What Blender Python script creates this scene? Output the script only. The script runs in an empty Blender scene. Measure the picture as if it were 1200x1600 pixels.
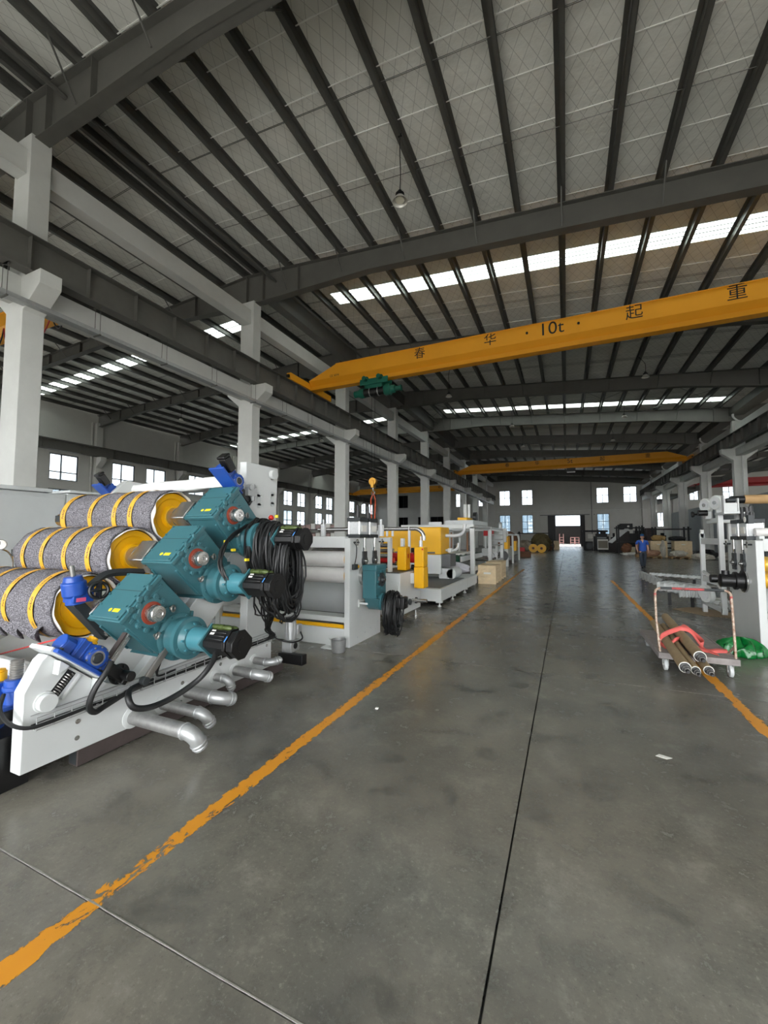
import bpy, bmesh, math, random
from mathutils import Vector, Matrix
random.seed(7)
SC = bpy.context.scene
COL = SC.collection
PI = math.pi

# ------------------------------------------------------------------ camera
# world: X across the hall, Y along the hall, Z up; the lens stands at the origin of X and Y
F_PX = 638.0
cam_d = bpy.data.cameras.new('camera')
cam_d.sensor_fit = 'VERTICAL'
cam_d.sensor_height = 36.0
cam_d.sensor_width = 27.0
cam_d.lens = 36.0 * F_PX / 1600.0
cam_d.clip_start = 0.05
cam_d.clip_end = 600
cam = bpy.data.objects.new('camera', cam_d)
COL.objects.link(cam)
cam.location = (0, 0, 1.6)
cam.rotation_euler = (math.radians(90 + 3.409), 0, math.radians(24.03))
SC.camera = cam

# ------------------------------------------------------------------ sky, light, exposure
W = bpy.data.worlds.new('overcast_sky')
SC.world = W
W.use_nodes = True
wn = W.node_tree
bg = wn.nodes['Background']
bg.inputs[0].default_value = (0.97, 0.985, 1.0, 1)
bg.inputs[1].default_value = 4.6
sun_d = bpy.data.lights.new('sun', 'SUN')
sun_d.energy = 1.0
sun_d.angle = math.radians(25)
sun_d.color = (1.0, 0.97, 0.92)
sun = bpy.data.objects.new('sun', sun_d)
COL.objects.link(sun)
sun.rotation_euler = (math.radians(52), 0, math.radians(28))
SC.view_settings.view_transform = 'Standard'
SC.view_settings.look = 'None'
SC.view_settings.gamma = 1
SC.view_settings.use_curve_mapping = False
SC.view_settings.exposure = 1.28
SC.cycles.max_bounces = 9
SC.cycles.diffuse_bounces = 6
SC.cycles.glossy_bounces = 4
SC.cycles.transmission_bounces = 4
SC.cycles.transparent_max_bounces = 12
SC.cycles.sample_clamp_indirect = 6
SC.cycles.use_denoising = True
SC.cycles.use_light_tree = True

# ------------------------------------------------------------------ materials
MATS = {}
def srgb(r, g, b):
    def c(v):
        v /= 255.0
        return v / 12.92 if v <= 0.04045 else ((v + 0.055) / 1.055) ** 2.4
    return (c(r), c(g), c(b), 1)

def mat(name, rgb, rough=0.5, metal=0.0, var=0.0, scale=3.0, bump=0.0, bscale=60.0, spec=0.5, rvar=0.0, dirt=None):
    """rgb in sRGB 0-255; var = brightness variation by noise; bump = fine relief"""
    if name in MATS:
        return MATS[name]
    m = bpy.data.materials.new(name)
    m.use_nodes = True
    nt = m.node_tree
    b = nt.nodes['Principled BSDF']
    c = srgb(*rgb)
    b.inputs['Base Color'].default_value = c
    b.inputs['Roughness'].default_value = rough
    b.inputs['Metallic'].default_value = metal
    b.inputs['Specular IOR Level'].default_value = spec
    if var or bump or rvar:
        geo = nt.nodes.new('ShaderNodeNewGeometry')
    if var:
        n = nt.nodes.new('ShaderNodeTexNoise')
        n.inputs['Scale'].default_value = scale
        n.inputs['Detail'].default_value = 6
        n.inputs['Roughness'].default_value = 0.65
        nt.links.new(geo.outputs['Position'], n.inputs['Vector'])
        mx = nt.nodes.new('ShaderNodeMix'); mx.data_type = 'RGBA'
        d = dirt if dirt else tuple(v * (1 - var) for v in c[:3])
        if dirt: d = srgb(*dirt)[:3]
        l = tuple(min(1, v * (1 + var * 0.5)) for v in c[:3])
        mx.inputs[6].default_value = (*d, 1); mx.inputs[7].default_value = (*l, 1)
        rp = nt.nodes.new('ShaderNodeMapRange')
        rp.inputs[1].default_value = 0.3; rp.inputs[2].default_value = 0.7
        nt.links.new(n.outputs[0], rp.inputs[0])
        nt.links.new(rp.outputs[0], mx.inputs[0])
        nt.links.new(mx.outputs[2], b.inputs['Base Color'])
        if rvar:
            r2 = nt.nodes.new('ShaderNodeMapRange')
            r2.inputs[3].default_value = max(0.02, rough - rvar); r2.inputs[4].default_value = min(1, rough + rvar)
            nt.links.new(n.outputs[0], r2.inputs[0]); nt.links.new(r2.outputs[0], b.inputs['Roughness'])
    if bump:
        n2 = nt.nodes.new('ShaderNodeTexNoise')
        n2.inputs['Scale'].default_value = bscale
        n2.inputs['Detail'].default_value = 4
        nt.links.new(geo.outputs['Position'], n2.inputs['Vector'])
        bp = nt.nodes.new('ShaderNodeBump')
        bp.inputs['Strength'].default_value = bump
        bp.inputs['Distance'].default_value = 0.01
        nt.links.new(n2.outputs[0], bp.inputs['Height'])
        nt.links.new(bp.outputs[0], b.inputs['Normal'])
    MATS[name] = m
    return m

# ------------------------------------------------------------------ mesh collector
class MB:
    def __init__(s):
        s.v = []; s.f = []; s.mi = []; s.cur = 0
    def add(s, vs, fs):
        o = len(s.v)
        s.v += [tuple(p) for p in vs]
        for f in fs:
            s.f.append(tuple(i + o for i in f)); s.mi.append(s.cur)
        return s
    def box(s, x0, x1, y0, y1, z0, z1):
        x0, x1 = min(x0, x1), max(x0, x1); y0, y1 = min(y0, y1), max(y0, y1); z0, z1 = min(z0, z1), max(z0, z1)
        vs = [(x0, y0, z0), (x1, y0, z0), (x1, y1, z0), (x0, y1, z0), (x0, y0, z1), (x1, y0, z1), (x1, y1, z1), (x0, y1, z1)]
        return s.add(vs, [(3, 2, 1, 0), (4, 5, 6, 7), (0, 1, 5, 4), (1, 2, 6, 5), (2, 3, 7, 6), (3, 0, 4, 7)])
    def cbox(s, c, d):
        return s.box(c[0] - d[0] / 2, c[0] + d[0] / 2, c[1] - d[1] / 2, c[1] + d[1] / 2, c[2] - d[2] / 2, c[2] + d[2] / 2)
    def hexa(s, p):          # 8 points, bottom loop then top loop
        return s.add(p, [(3, 2, 1, 0), (4, 5, 6, 7), (0, 1, 5, 4), (1, 2, 6, 5), (2, 3, 7, 6), (3, 0, 4, 7)])
    def prism(s, poly, axis, a, b):
        """poly in the two other axes (order x,y,z without axis), extruded from a to b"""
        n = len(poly)
        def mk(p, t):
            if axis == 'x': return (t, p[0], p[1])
            if axis == 'y': return (p[0], t, p[1])
            return (p[0], p[1], t)
        area = sum(poly[i][0] * poly[(i + 1) % n][1] - poly[(i + 1) % n][0] * poly[i][1] for i in range(n))
        if (area < 0) != (axis == 'y'): poly = poly[::-1]
        lo, hi = min(a, b), max(a, b)
        vs = [mk(p, lo) for p in poly] + [mk(p, hi) for p in poly]
        fs = [tuple(reversed(range(n))), tuple(range(n, 2 * n))]
        for i in range(n):
            j = (i + 1) % n
            fs.append((i, j, n + j, n + i))
        return s.add(vs, fs)
    def frame(s, d):
        d = Vector(d).normalized()
        u = d.cross(Vector((0, 0, 1)))
        if u.length < 1e-4: u = Vector((1, 0, 0))
        u.normalize()
        return d, u, u.cross(d)
    def cyl(s, p0, p1, r0, r1=None, n=16, cap=True, ph=0.0):
        r1 = r0 if r1 is None else r1
        p0 = Vector(p0); p1 = Vector(p1)
        d, u, w = s.frame(p1 - p0)
        vs = []
        for p, r in ((p0, r0), (p1, r1)):
            for i in range(n):
                a = 2 * PI * i / n + ph
                vs.append(p + u * (r * math.cos(a)) + w * (r * math.sin(a)))
        fs = [(i, i + n, (i + 1) % n + n, (i + 1) % n) for i in range(n)]
        if cap: fs += [tuple(range(n)), tuple(reversed(range(n, 2 * n)))]
        return s.add(vs, fs)
    def lathe(s, p0, d, prof, n=24, cap=True):
        """prof = [(t along d, radius)]"""
        p0 = Vector(p0); d, u, w = s.frame(d)
        vs = []; fs = []
        for t, r in prof:
            for i in range(n):
                a = 2 * PI * i / n
                vs.append(p0 + d * t + u * (r * math.cos(a)) + w * (r * math.sin(a)))
        m = len(prof)
        for k in range(m - 1):
            for i in range(n):
                j = (i + 1) % n
                fs.append((k * n + i, (k + 1) * n + i, (k + 1) * n + j, k * n + j))
        if cap:
            fs.append(tuple(range(n))); fs.append(tuple(reversed(range((m - 1) * n, m * n))))
        return s.add(vs, fs)
    def ring(s, c, d, R, r, n=24, m=8):
        c = Vector(c); d, u, w = s.frame(d)
        vs = []; fs = []
        for i in range(n):
            a = 2 * PI * i / n
            e = u * math.cos(a) + w * math.sin(a)
            for j in range(m):
                b = 2 * PI * j / m
                vs.append(c + e * (R + r * math.cos(b)) + d * (r * math.sin(b)))
        for i in range(n):
            for j in range(m):
                fs.append((i * m + j, ((i + 1) % n) * m + j, ((i + 1) % n) * m + (j + 1) % m, i * m + (j + 1) % m))
        return s.add(vs, fs)
    def annulus(s, c, d, R, r, t, n=32):
        """flat washer: outer R, inner r, thickness t along d"""
        return s.lathe(c, d, [(0, r), (0, R), (t, R), (t, r), (0, r)], n, cap=False)
    def tube(s, pts, r, n=8, closed=False, cap=True):
        pts = [Vector(p) for p in pts]
        m = len(pts)
        vs = []; fs = []
        pu = None
        for k in range(m):
            if closed: t = pts[(k + 1) % m] - pts[k - 1]
            else: t = pts[min(k + 1, m - 1)] - pts[max(k - 1, 0)]
            if t.length < 1e-9: t = Vector((0, 0, 1))
            t.normalize()
            if pu is None:
                u = t.cross(Vector((0, 0, 1)))
                if u.length < 1e-3: u = t.cross(Vector((1, 0, 0)))
            else:
                u = pu - t * pu.dot(t)
                if u.length < 1e-5: u = t.cross(Vector((0, 0, 1)))
            u.normalize(); pu = u
            w = t.cross(u)
            rr = r[k] if isinstance(r, (list, tuple)) else r
            for i in range(n):
                a = 2 * PI * i / n
                vs.append(pts[k] + u * (rr * math.cos(a)) + w * (rr * math.sin(a)))
        for k in range(m if closed else m - 1):
            k2 = (k + 1) % m
            for i in range(n):
                j = (i + 1) % n
                fs.append((k * n + i, k * n + j, k2 * n + j, k2 * n + i))
        if cap and not closed:
            fs.append(tuple(reversed(range(n)))); fs.append(tuple(range((m - 1) * n, m * n)))
        return s.add(vs, fs)
    def sphere(s, c, r, n=12, m=8, sx=1, sy=1, sz=1):
        vs = [(c[0], c[1], c[2] + r * sz)]
        for k in range(1, m):
            a = PI * k / m
            for i in range(n):
                b = 2 * PI * i / n
                vs.append((c[0] + r * sx * math.sin(a) * math.cos(b), c[1] + r * sy * math.sin(a) * math.sin(b), c[2] + r * sz * math.cos(a)))
        vs.append((c[0], c[1], c[2] - r * sz))
        fs = [(0, 1 + i, 1 + (i + 1) % n) for i in range(n)]
        for k in range(m - 2):
            for i in range(n):
                j = (i + 1) % n
                fs.append((1 + k * n + i, 1 + (k + 1) * n + i, 1 + (k + 1) * n + j, 1 + k * n + j))
        e = len(vs) - 1
        fs += [(e, 1 + (m - 2) * n + (i + 1) % n, 1 + (m - 2) * n + i) for i in range(n)]
        return s.add(vs, fs)
    def grid(s, fn, nu, nv, closed_u=False):
        vs = [fn(i / (nu if closed_u else nu - 1), j / (nv - 1)) for j in range(nv) for i in range(nu)]
        fs = []
        for j in range(nv - 1):
            for i in range(nu if closed_u else nu - 1):
                i2 = (i + 1) % nu
                fs.append((j * nu + i, j * nu + i2, (j + 1) * nu + i2, (j + 1) * nu + i))
        return s.add(vs, fs)
    def xform(s, M, start=0):
        for i in range(start, len(s.v)):
            s.v[i] = tuple(M @ Vector(s.v[i]))
        return s
    def mesh(s, name, mats, smooth=True, angle=40):
        me = bpy.data.meshes.new(name)
        me.from_pydata(s.v, [], s.f)
        if not isinstance(mats, (list, tuple)): mats = [mats]
        for m in mats: me.materials.append(m)
        if len(mats) > 1: me.polygons.foreach_set('material_index', s.mi)
        if smooth:
            me.polygons.foreach_set('use_smooth', [True] * len(me.polygons))
            me.update()
            me.set_sharp_from_angle(angle=math.radians(angle))
        me.update()
        return me
    def build(s, name, mats, parent=None, bevel=0, smooth=True, fix=False, loc=None, solid=0, sub=0):
        me = s.mesh(name, mats, smooth)
        if fix:
            b = bmesh.new(); b.from_mesh(me); bmesh.ops.recalc_face_normals(b, faces=b.faces); b.to_mesh(me); b.free()
        return link(name, me, parent, bevel, loc, solid, sub)

def link(name, me, parent=None, bevel=0, loc=None, solid=0, sub=0):
    o = bpy.data.objects.new(name, me)
    COL.objects.link(o)
    if loc is not None: o.location = loc
    if parent is not None:
        o.parent = parent
        # children are written in world coordinates: undo the parent's placement
        if loc is None: o.matrix_parent_inverse = PM(parent).inverted()
    if solid:
        md = o.modifiers.new('solid', 'SOLIDIFY'); md.thickness = solid; md.offset = 0
    if sub:
        md = o.modifiers.new('sub', 'SUBSURF'); md.levels = sub; md.render_levels = sub
    if bevel:
        md = o.modifiers.new('bevel', 'BEVEL'); md.width = bevel; md.segments = 2
        md.limit_method = 'ANGLE'; md.angle_limit = math.radians(50); md.harden_normals = False
    return o

def PM(o):
    M = Matrix.LocRotScale(o.location, o.rotation_euler, o.scale)
    if o.parent is not None:
        M = PM(o.parent) @ o.matrix_parent_inverse @ M
    return M

def tag(o, label=None, cat=None, group=None, kind=None):
    if label: o['label'] = label
    if cat: o['category'] = cat
    if group: o['group'] = group
    if kind: o['kind'] = kind
    return o

def thing(name, label, cat, loc=(0, 0, 0), group=None, rz=0, kind=None):
    o = bpy.data.objects.new(name, None)
    o.empty_display_size = 0.1
    COL.objects.link(o)
    o.location = loc
    o.rotation_euler = (0, 0, rz)
    return tag(o, label, cat, group, kind)

def struct(name, label=None, cat=None):
    o = bpy.data.objects.new(name, None)
    COL.objects.link(o)
    tag(o, label, cat, kind='structure')
    return o

def copy_tree(o, parent=None):
    c = o.copy(); COL.objects.link(c); c.parent = parent
    for ch in [x for x in KIDS.get(o.name, o.children)]:
        copy_tree(ch, c)
    return c
KIDS = {}

def arc(c, u, v, r, a0, a1, n=10):
    c = Vector(c); u = Vector(u); v = Vector(v)
    return [c + u * (r * math.cos(a0 + (a1 - a0) * i / n)) + v * (r * math.sin(a0 + (a1 - a0) * i / n)) for i in range(n + 1)]

def spline(pts, n=8):
    """Catmull-Rom through the points"""
    P = [Vector(p) for p in pts]
    P = [P[0] * 2 - P[1]] + P + [P[-1] * 2 - P[-2]]
    out = []
    for i in range(1, len(P) - 2):
        a, b, c, d = P[i - 1], P[i], P[i + 1], P[i + 2]
        for k in range(n):
            t = k / n
            out.append(0.5 * ((2 * b) + (c - a) * t + (2 * a - 5 * b + 4 * c - d) * t * t + (3 * b - a - 3 * c + d) * t ** 3))
    out.append(P[-2])
    return out
# ================================================================== THE HALL
XL, XR, XW, XE = -11.6, 10.9, -34.1, 33.4      # left column row, right column row, left wall, right wall
Y0, BAY, YF, YB = 5.12, 7.5, 72.6, -9.0        # first column, bay, far wall, open front
ROWS = [Y0 + BAY * k for k in range(9)]
SLN, SLA, SLR = -0.0818, 0.048, 0.05           # roof slopes: nave falls to the right, left aisle falls to the left
def ztop(x):                                   # top of the rafters
    if x < XL: return 12.29 + SLA * (x - XL)
    if x <= XR: return 12.29 + SLN * (x - XL)
    return 12.29 + SLN * (XR - XL) + SLR * (x - XR)

M_steel = mat('dark_grey_paint', (94, 93, 88), 0.55, var=0.15, scale=1.5)
M_purlin = mat('galvanised_purlin', (98, 98, 94), 0.45, 0.3, var=0.15, scale=2)
M_conc = mat('white_painted_concrete', (206, 207, 203), 0.75, var=0.08, scale=1.2, bump=0.12, bscale=30)
M_wall = mat('wall_plaster', (196, 195, 190), 0.85, var=0.07, scale=0.6)
M_alu = mat('window_frame_grey', (70, 74, 76), 0.5)
M_white = mat('machine_white', (208, 211, 210), 0.38, var=0.04, scale=2.5)
M_white2 = mat('machine_pale_grey', (196, 200, 200), 0.42, var=0.05, scale=2.5)
M_black = mat('black_plastic', (15, 15, 16), 0.38)
M_galv = mat('galvanised_steel', (176, 178, 178), 0.42, 0.55, var=0.12, scale=14)
M_orange = mat('crane_yellow', (232, 158, 22), 0.5, var=0.05, scale=1.0)
M_brass = mat('brass_fitting', (196, 146, 62), .3, .8, var=.1, scale=20)
M_steelb = mat('bright_bar_steel', (150, 148, 144), .35, .7)
M_ink = mat('black_lettering', (18, 18, 18), 0.6)

def foil():
    m = bpy.data.materials.new('roof_insulation_foil'); m.use_nodes = True
    nt = m.node_tree; b = nt.nodes['Principled BSDF']
    geo = nt.nodes.new('ShaderNodeNewGeometry')
    sep = nt.nodes.new('ShaderNodeSeparateXYZ'); nt.links.new(geo.outputs['Position'], sep.inputs[0])
    def mth(op, a, bb=None, v=None):
        n = nt.nodes.new('ShaderNodeMath'); n.operation = op
        if hasattr(a, 'node'): nt.links.new(a, n.inputs[0])
        else: n.inputs[0].default_value = a
        if bb is not None:
            if hasattr(bb, 'node'): nt.links.new(bb, n.inputs[1])
            else: n.inputs[1].default_value = bb
        return n.outputs[0]
    x, y = sep.outputs[0], sep.outputs[1]
    lines = []
    for sgn in (1, -1):
        q = mth('ADD', x, mth('MULTIPLY', y, sgn * 0.55))
        q = mth('FRACT', mth('MULTIPLY', q, 3.3))
        q = mth('ABSOLUTE', mth('SUBTRACT', q, 0.5))
        lines.append(mth('LESS_THAN', q, 0.022))
    wire = mth('MAXIMUM', lines[0], lines[1])
    n = nt.nodes.new('ShaderNodeTexNoise'); n.inputs['Scale'].default_value = 1.1; n.inputs['Detail'].default_value = 7
    n.inputs['Roughness'].default_value = 0.6
    nt.links.new(geo.outputs['Position'], n.inputs['Vector'])
    mx = nt.nodes.new('ShaderNodeMix'); mx.data_type = 'RGBA'
    mx.inputs[6].default_value = srgb(208, 208, 201); mx.inputs[7].default_value = srgb(240, 240, 234)
    nt.links.new(n.outputs[0], mx.inputs[0])
    m2 = nt.nodes.new('ShaderNodeMix'); m2.data_type = 'RGBA'
    m2.inputs[7].default_value = srgb(140, 140, 136)
    nt.links.new(mx.outputs[2], m2.inputs[6]); nt.links.new(mth('MULTIPLY', wire, 0.55), m2.inputs[0])
    nt.links.new(m2.outputs[2], b.inputs['Base Color'])
    b.inputs['Roughness'].default_value = 0.55
    bp = nt.nodes.new('ShaderNodeBump'); bp.inputs['Strength'].default_value = 0.5; bp.inputs['Distance'].default_value = 0.06
    n2 = nt.nodes.new('ShaderNodeTexNoise'); n2.inputs['Scale'].default_value = 3.0; n2.inputs['Detail'].default_value = 5
    nt.links.new(geo.outputs['Position'], n2.inputs['Vector'])
    nt.links.new(n2.outputs[0], bp.inputs['Height']); nt.links.new(bp.outputs[0], b.inputs['Normal'])
    return m
M_foil = foil()

def concrete_floor():
    m = bpy.data.materials.new('polished_concrete'); m.use_nodes = True
    nt = m.node_tree; b = nt.nodes['Principled BSDF']
    geo = nt.nodes.new('ShaderNodeNewGeometry')
    def noise(sc, det, ro=0.6, dist=0.0):
        n = nt.nodes.new('ShaderNodeTexNoise'); n.inputs['Scale'].default_value = sc; n.inputs['Detail'].default_value = det
        n.inputs['Roughness'].default_value = ro; n.inputs['Distortion'].default_value = dist
        nt.links.new(geo.outputs['Position'], n.inputs['Vector']); return n.outputs[0]
    def rng(s, a, c, o0=0.0, o1=1.0):
        r = nt.nodes.new('ShaderNodeMapRange'); r.inputs[1].default_value = a; r.inputs[2].default_value = c
        r.inputs[3].default_value = o0; r.inputs[4].default_value = o1
        nt.links.new(s, r.inputs[0]); return r.outputs[0]
    def mix(f, a, c):
        x = nt.nodes.new('ShaderNodeMix'); x.data_type = 'RGBA'
        nt.links.new(f, x.inputs[0])
        for i, q in ((6, a), (7, c)):
            if hasattr(q, 'node'): nt.links.new(q, x.inputs[i])
            else: x.inputs[i].default_value = q
        return x.outputs[2]
    big = noise(0.55, 5, 0.6, 0.5); mid = noise(2.6, 10, 0.74, 0.15); fine = noise(46, 8, 0.78)
    c = mix(rng(big, 0.30, 0.70), srgb(88, 88, 84), srgb(134, 129, 117))
    c = mix(rng(mid, 0.50, 0.66, 0, 0.6), c, srgb(58, 58, 56))
    c = mix(rng(mid, 0.32, 0.46, 0.5, 0), c, srgb(150, 146, 136))
    c = mix(rng(fine, 0.55, 0.68, 0, 0.45), c, srgb(165, 162, 152))
    c = mix(rng(fine, 0.30, 0.43, 0.55, 0), c, srgb(54, 53, 50))
    nt.links.new(c, b.inputs['Base Color'])
    nt.links.new(rng(mid, 0.0, 1.0, 0.16, 0.36), b.inputs['Roughness'])
    b.inputs['Specular IOR Level'].default_value = 0.5
    return m
M_floor = concrete_floor()

# ---- floor: base slab plus the cast slabs with open joints between them
floor = MB().box(XW, XE, YB, YF, -0.25, -0.025).build('floor', mat('joint_dirt', (52, 51, 48), 0.9), smooth=False)
tag(floor, kind='structure')
xs = [XW, -16.3, -12.3, -8.3, -4.3, -0.3, 3.7, 7.7, 11.7, 15.7, 19.7, XE]
ys = [YB] + [1.2 + 4.0 * j for j in range(-2, 18)] + [YF]
G = 0.005
for i in range(len(xs) - 1):
    for j in range(len(ys) - 1):
        MB().box(xs[i] + G, xs[i + 1] - G, ys[j] + G, ys[j + 1] - G, -0.03, 0.0).build('concrete_slab', M_floor, floor, smooth=False)
# grey sealant squeezed out of the near cross joint, chipped here and there
M_seal = mat('joint_sealant', (150, 148, 140), 0.85, var=0.35, scale=25)
sb = MB()
x = -12.0
rs = random.Random(3)
while x < 11.0:
    L = rs.uniform(0.10, 0.5)
    if rs.random() > 0.10:
        w = rs.uniform(0.0, 0.003); e = rs.uniform(0, 0.003)
        hh = rs.uniform(0.0005, 0.002)
        sb.prism([(x, 1.2 + e * .3), (x + L * .5, 1.2 - .001), (x + L, 1.2 + rs.uniform(0, .002)), (x + L, 1.2 + 0.004 + w), (x + L * .6, 1.2 + .004 + w + e), (x, 1.2 + 0.004 + w)], 'z', -0.02, hh)
    if rs.random() < 0.16:
        c = x + L * .5
        r_ = rs.uniform(.012, .022)
        sb.prism([(c + r_ * 1.8 * math.cos(a) * rs.uniform(.7, 1.2), 1.208 + r_ * .8 * math.sin(a) * rs.uniform(.6, 1.2)) for a in [k * PI / 4 for k in range(8)]], 'z', -0.01, .004)
    x += L
o = sb.build('joint_sealant', M_seal, floor, smooth=False); o['kind'] = 'stuff'

# ---- painted aisle lines, worn away in places
def worn_paint(seed):
    m = bpy.data.materials.new('worn_yellow_floor_paint'); m.use_nodes = True
    nt = m.node_tree; b = nt.nodes['Principled BSDF']
    geo = nt.nodes.new('ShaderNodeNewGeometry')
    b.inputs['Base Color'].default_value = srgb(226, 152, 40); b.inputs['Roughness'].default_value = 0.45
    mp = nt.nodes.new('ShaderNodeMapping'); mp.inputs['Scale'].default_value = (1.6, 0.8, 1)
    nt.links.new(geo.outputs['Position'], mp.inputs[0])
    n = nt.nodes.new('ShaderNodeTexNoise'); n.inputs['Scale'].default_value = 14; n.inputs['Detail'].default_value = 9
    n.inputs['Roughness'].default_value = 0.72; n.inputs['Distortion'].default_value = 0.6
    nt.links.new(mp.outputs[0], n.inputs['Vector'])
    n2 = nt.nodes.new('ShaderNodeTexNoise'); n2.inputs['Scale'].default_value = 1.3; n2.inputs['Detail'].default_value = 3
    nt.links.new(geo.outputs['Position'], n2.inputs['Vector'])
    # wear eats in from the edges and is stronger in some stretches
    tc = nt.nodes.new('ShaderNodeTexCoord')
    sp = nt.nodes.new('ShaderNodeSeparateXYZ'); nt.links.new(tc.outputs['Object'], sp.inputs[0])
    ab = nt.nodes.new('ShaderNodeMath'); ab.operation = 'ABSOLUTE'; nt.links.new(sp.outputs[0], ab.inputs[0])
    ed = nt.nodes.new('ShaderNodeMapRange'); ed.inputs[1].default_value = 0.03; ed.inputs[2].default_value = 0.062
    ed.inputs[3].default_value = 0.0; ed.inputs[4].default_value = 0.20
    nt.links.new(ab.outputs[0], ed.inputs[0])
    a = nt.nodes.new('ShaderNodeMath'); a.operation = 'ADD'; nt.links.new(n.outputs[0], a.inputs[0]); nt.links.new(ed.outputs[0], a.inputs[1])
    s2 = nt.nodes.new('ShaderNodeMath'); s2.operation = 'MULTIPLY_ADD'; s2.inputs[1].default_value = 0.60; s2.inputs[2].default_value = -0.30
    nt.links.new(n2.outputs[0], s2.inputs[0])
    a2 = nt.nodes.new('ShaderNodeMath'); a2.operation = 'ADD'; nt.links.new(a.outputs[0], a2.inputs[0]); nt.links.new(s2.outputs[0], a2.inputs[1])
    g = nt.nodes.new('ShaderNodeMath'); g.operation = 'GREATER_THAN'; g.inputs[1].default_value = 0.60
    nt.links.new(a2.outputs[0], g.inputs[0])
    tr = nt.nodes.new('ShaderNodeBsdfTransparent')
    mx = nt.nodes.new('ShaderNodeMixShader')
    nt.links.new(g.outputs[0], mx.inputs[0]); nt.links.new(b.outputs[0], mx.inputs[1]); nt.links.new(tr.outputs[0], mx.inputs[2])
    nt.links.new(mx.outputs[0], nt.nodes['Material Output'].inputs[0])
    return m
M_line = worn_paint(1)
for xc, ye, lab in ((-1.925, 21.0, 'worn yellow painted floor line beside the roller machine'), (1.46, 17.0, 'worn yellow painted floor line running under the hand cart')):
    me = MB().box(-.06, .06, -4, ye, 0.0004, 0.0012).mesh('floor_marking_line', M_line, smooth=False)
    o = link('floor_marking_line', me, loc=(xc, 0, 0))
    tag(o, lab, 'floor line', kind='structure')

# ---- columns with corbels
def column(x, y, mirror, top):
    r = struct('column')
    s = -1 if mirror else 1                   # nave is on +X side for the left row
    MB().box(x - .355, x + .355, y - .22, y + .22, 0, 7.7).box(x - .33, x + .33, y - .215, y + .215, 7.7, top).build('shaft', M_conc, r, bevel=.012)
    m = MB()
    m.prism([(x + s * .34, 7.6), (x + s * 1.0, 7.6), (x + s * 1.0, 7.28), (x + s * .34, 6.78)], 'y', y - .22, y + .22)
    m.build('corbel', M_conc, r, bevel=.012)
    m = MB()
    m.prism([(x - s * .34, 7.52), (x - s * .98, 7.52), (x - s * .98, 7.33), (x - s * .34, 6.8)], 'y', y - .2, y + .2)
    m.build('corbel', M_conc, r, bevel=.012)
    # rain pipe clipped to the shaft
    m = MB()
    m.cyl((x - s * .1, y + s * .27, 0), (x - s * .1, y + s * .27, 7.3), .05, n=8)
    m.build('rain_pipe', M_conc, r)
    return r
for y in ROWS:
    column(XL, y, False, 11.1)
    column(XR, y, True, 9.5)

# ---- concrete beams between the columns
for x, z0, z1 in ((XL, 10.13, 10.72), (XL, 7.06, 7.6), (XR, 8.72, 9.22), (XR, 7.06, 7.55)):
    w = .2 if z0 > 8 else .24
    for k in range(8):
        a = ROWS[k] + (.215 if True else 0); b = ROWS[k + 1] - .215
        o = MB().box(x - w, x + w, a, b, z0, z1).build('tie_beam', M_conc, bevel=.012)
        tag(o, kind='structure')
    o = MB().box(x - w, x + w, YB, ROWS[0] - .215, z0, z1).build('tie_beam', M_conc); tag(o, kind='structure')
    o = MB().box(x - w, x + w, ROWS[8] + .215, YF, z0, z1).build('tie_beam', M_conc); tag(o, kind='structure')

# ---- crane runway girders
def girder(name, x, z0, z1, y0, y1, stiff_sides=(-1, 1), step=1.25, fw=.2):
    r = struct(name)
    m = MB().box(x - .008, x + .008, y0, y1, z0 + .02, z1 - .022)
    m.box(x - fw * .8, x + fw * .8, y0, y1, z0, z0 + .02).box(x - fw, x + fw, y0, y1, z1 - .022, z1)
    m.build('beam', M_steel, r, smooth=False)
    MB().box(x - .03, x + .03, y0, y1, z1, z1 + .09).build('rail', M_steel, r, smooth=False)
    n = int((y1 - y0) / step)
    st = MB().box(-fw * .75, fw * .75, -.006, .006, z0 + .02, z1 - .022).mesh('stiffener', M_steel, smooth=False)
    for i in range(n + 1):
        link('stiffener', st, r, loc=(x, y0 + .1 + i * step, 0))
    return r
girder('beam_crane_runway', -11.03, 7.6, 8.42, YB, YF - 1.5)
girder('beam_crane_runway', 10.33, 7.6, 8.42, YB, YF - 1.5)
girder('beam_crane_runway', -33.5, 7.83, 8.55, YB, YF - 1.5, step=2.5)
girder('beam_crane_runway', -12.25, 7.55, 8.55, YB, YF - 1.5, step=2.5, fw=.13)
girder('beam_crane_runway', 11.5, 7.55, 8.2, YB, YF - 1.5, step=2.5, fw=.13)

# ---- cable tray under the left runway, hung on rods
tray = thing('cable_tray', 'galvanised cable tray hung on thin rods under the crane runway over the roller stand', 'cable tray')
MB().box(-11.23, -11.0, YB, 66, 6.86, 6.875).box(-11.235, -11.225, YB, 66, 6.86, 6.96).box(-11.005, -10.995, YB, 66, 6.86, 6.96).build('trough', M_galv, tray, smooth=False)
rod = MB().cyl((-.11, 0, 6.85), (-.11, 0, 7.62), .007, n=6).cyl((.11, 0, 6.85), (.11, 0, 7.62), .007, n=6).box(-.14, .14, -.02, .02, 6.835, 6.86).box(-.16, .16, -.02, .02, 7.6, 7.63).mesh('hanger', M_steel)
for i in range(34):
    link('hanger', rod, tray, loc=(-11.11, .6 + i * 1.95, 0))

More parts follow.
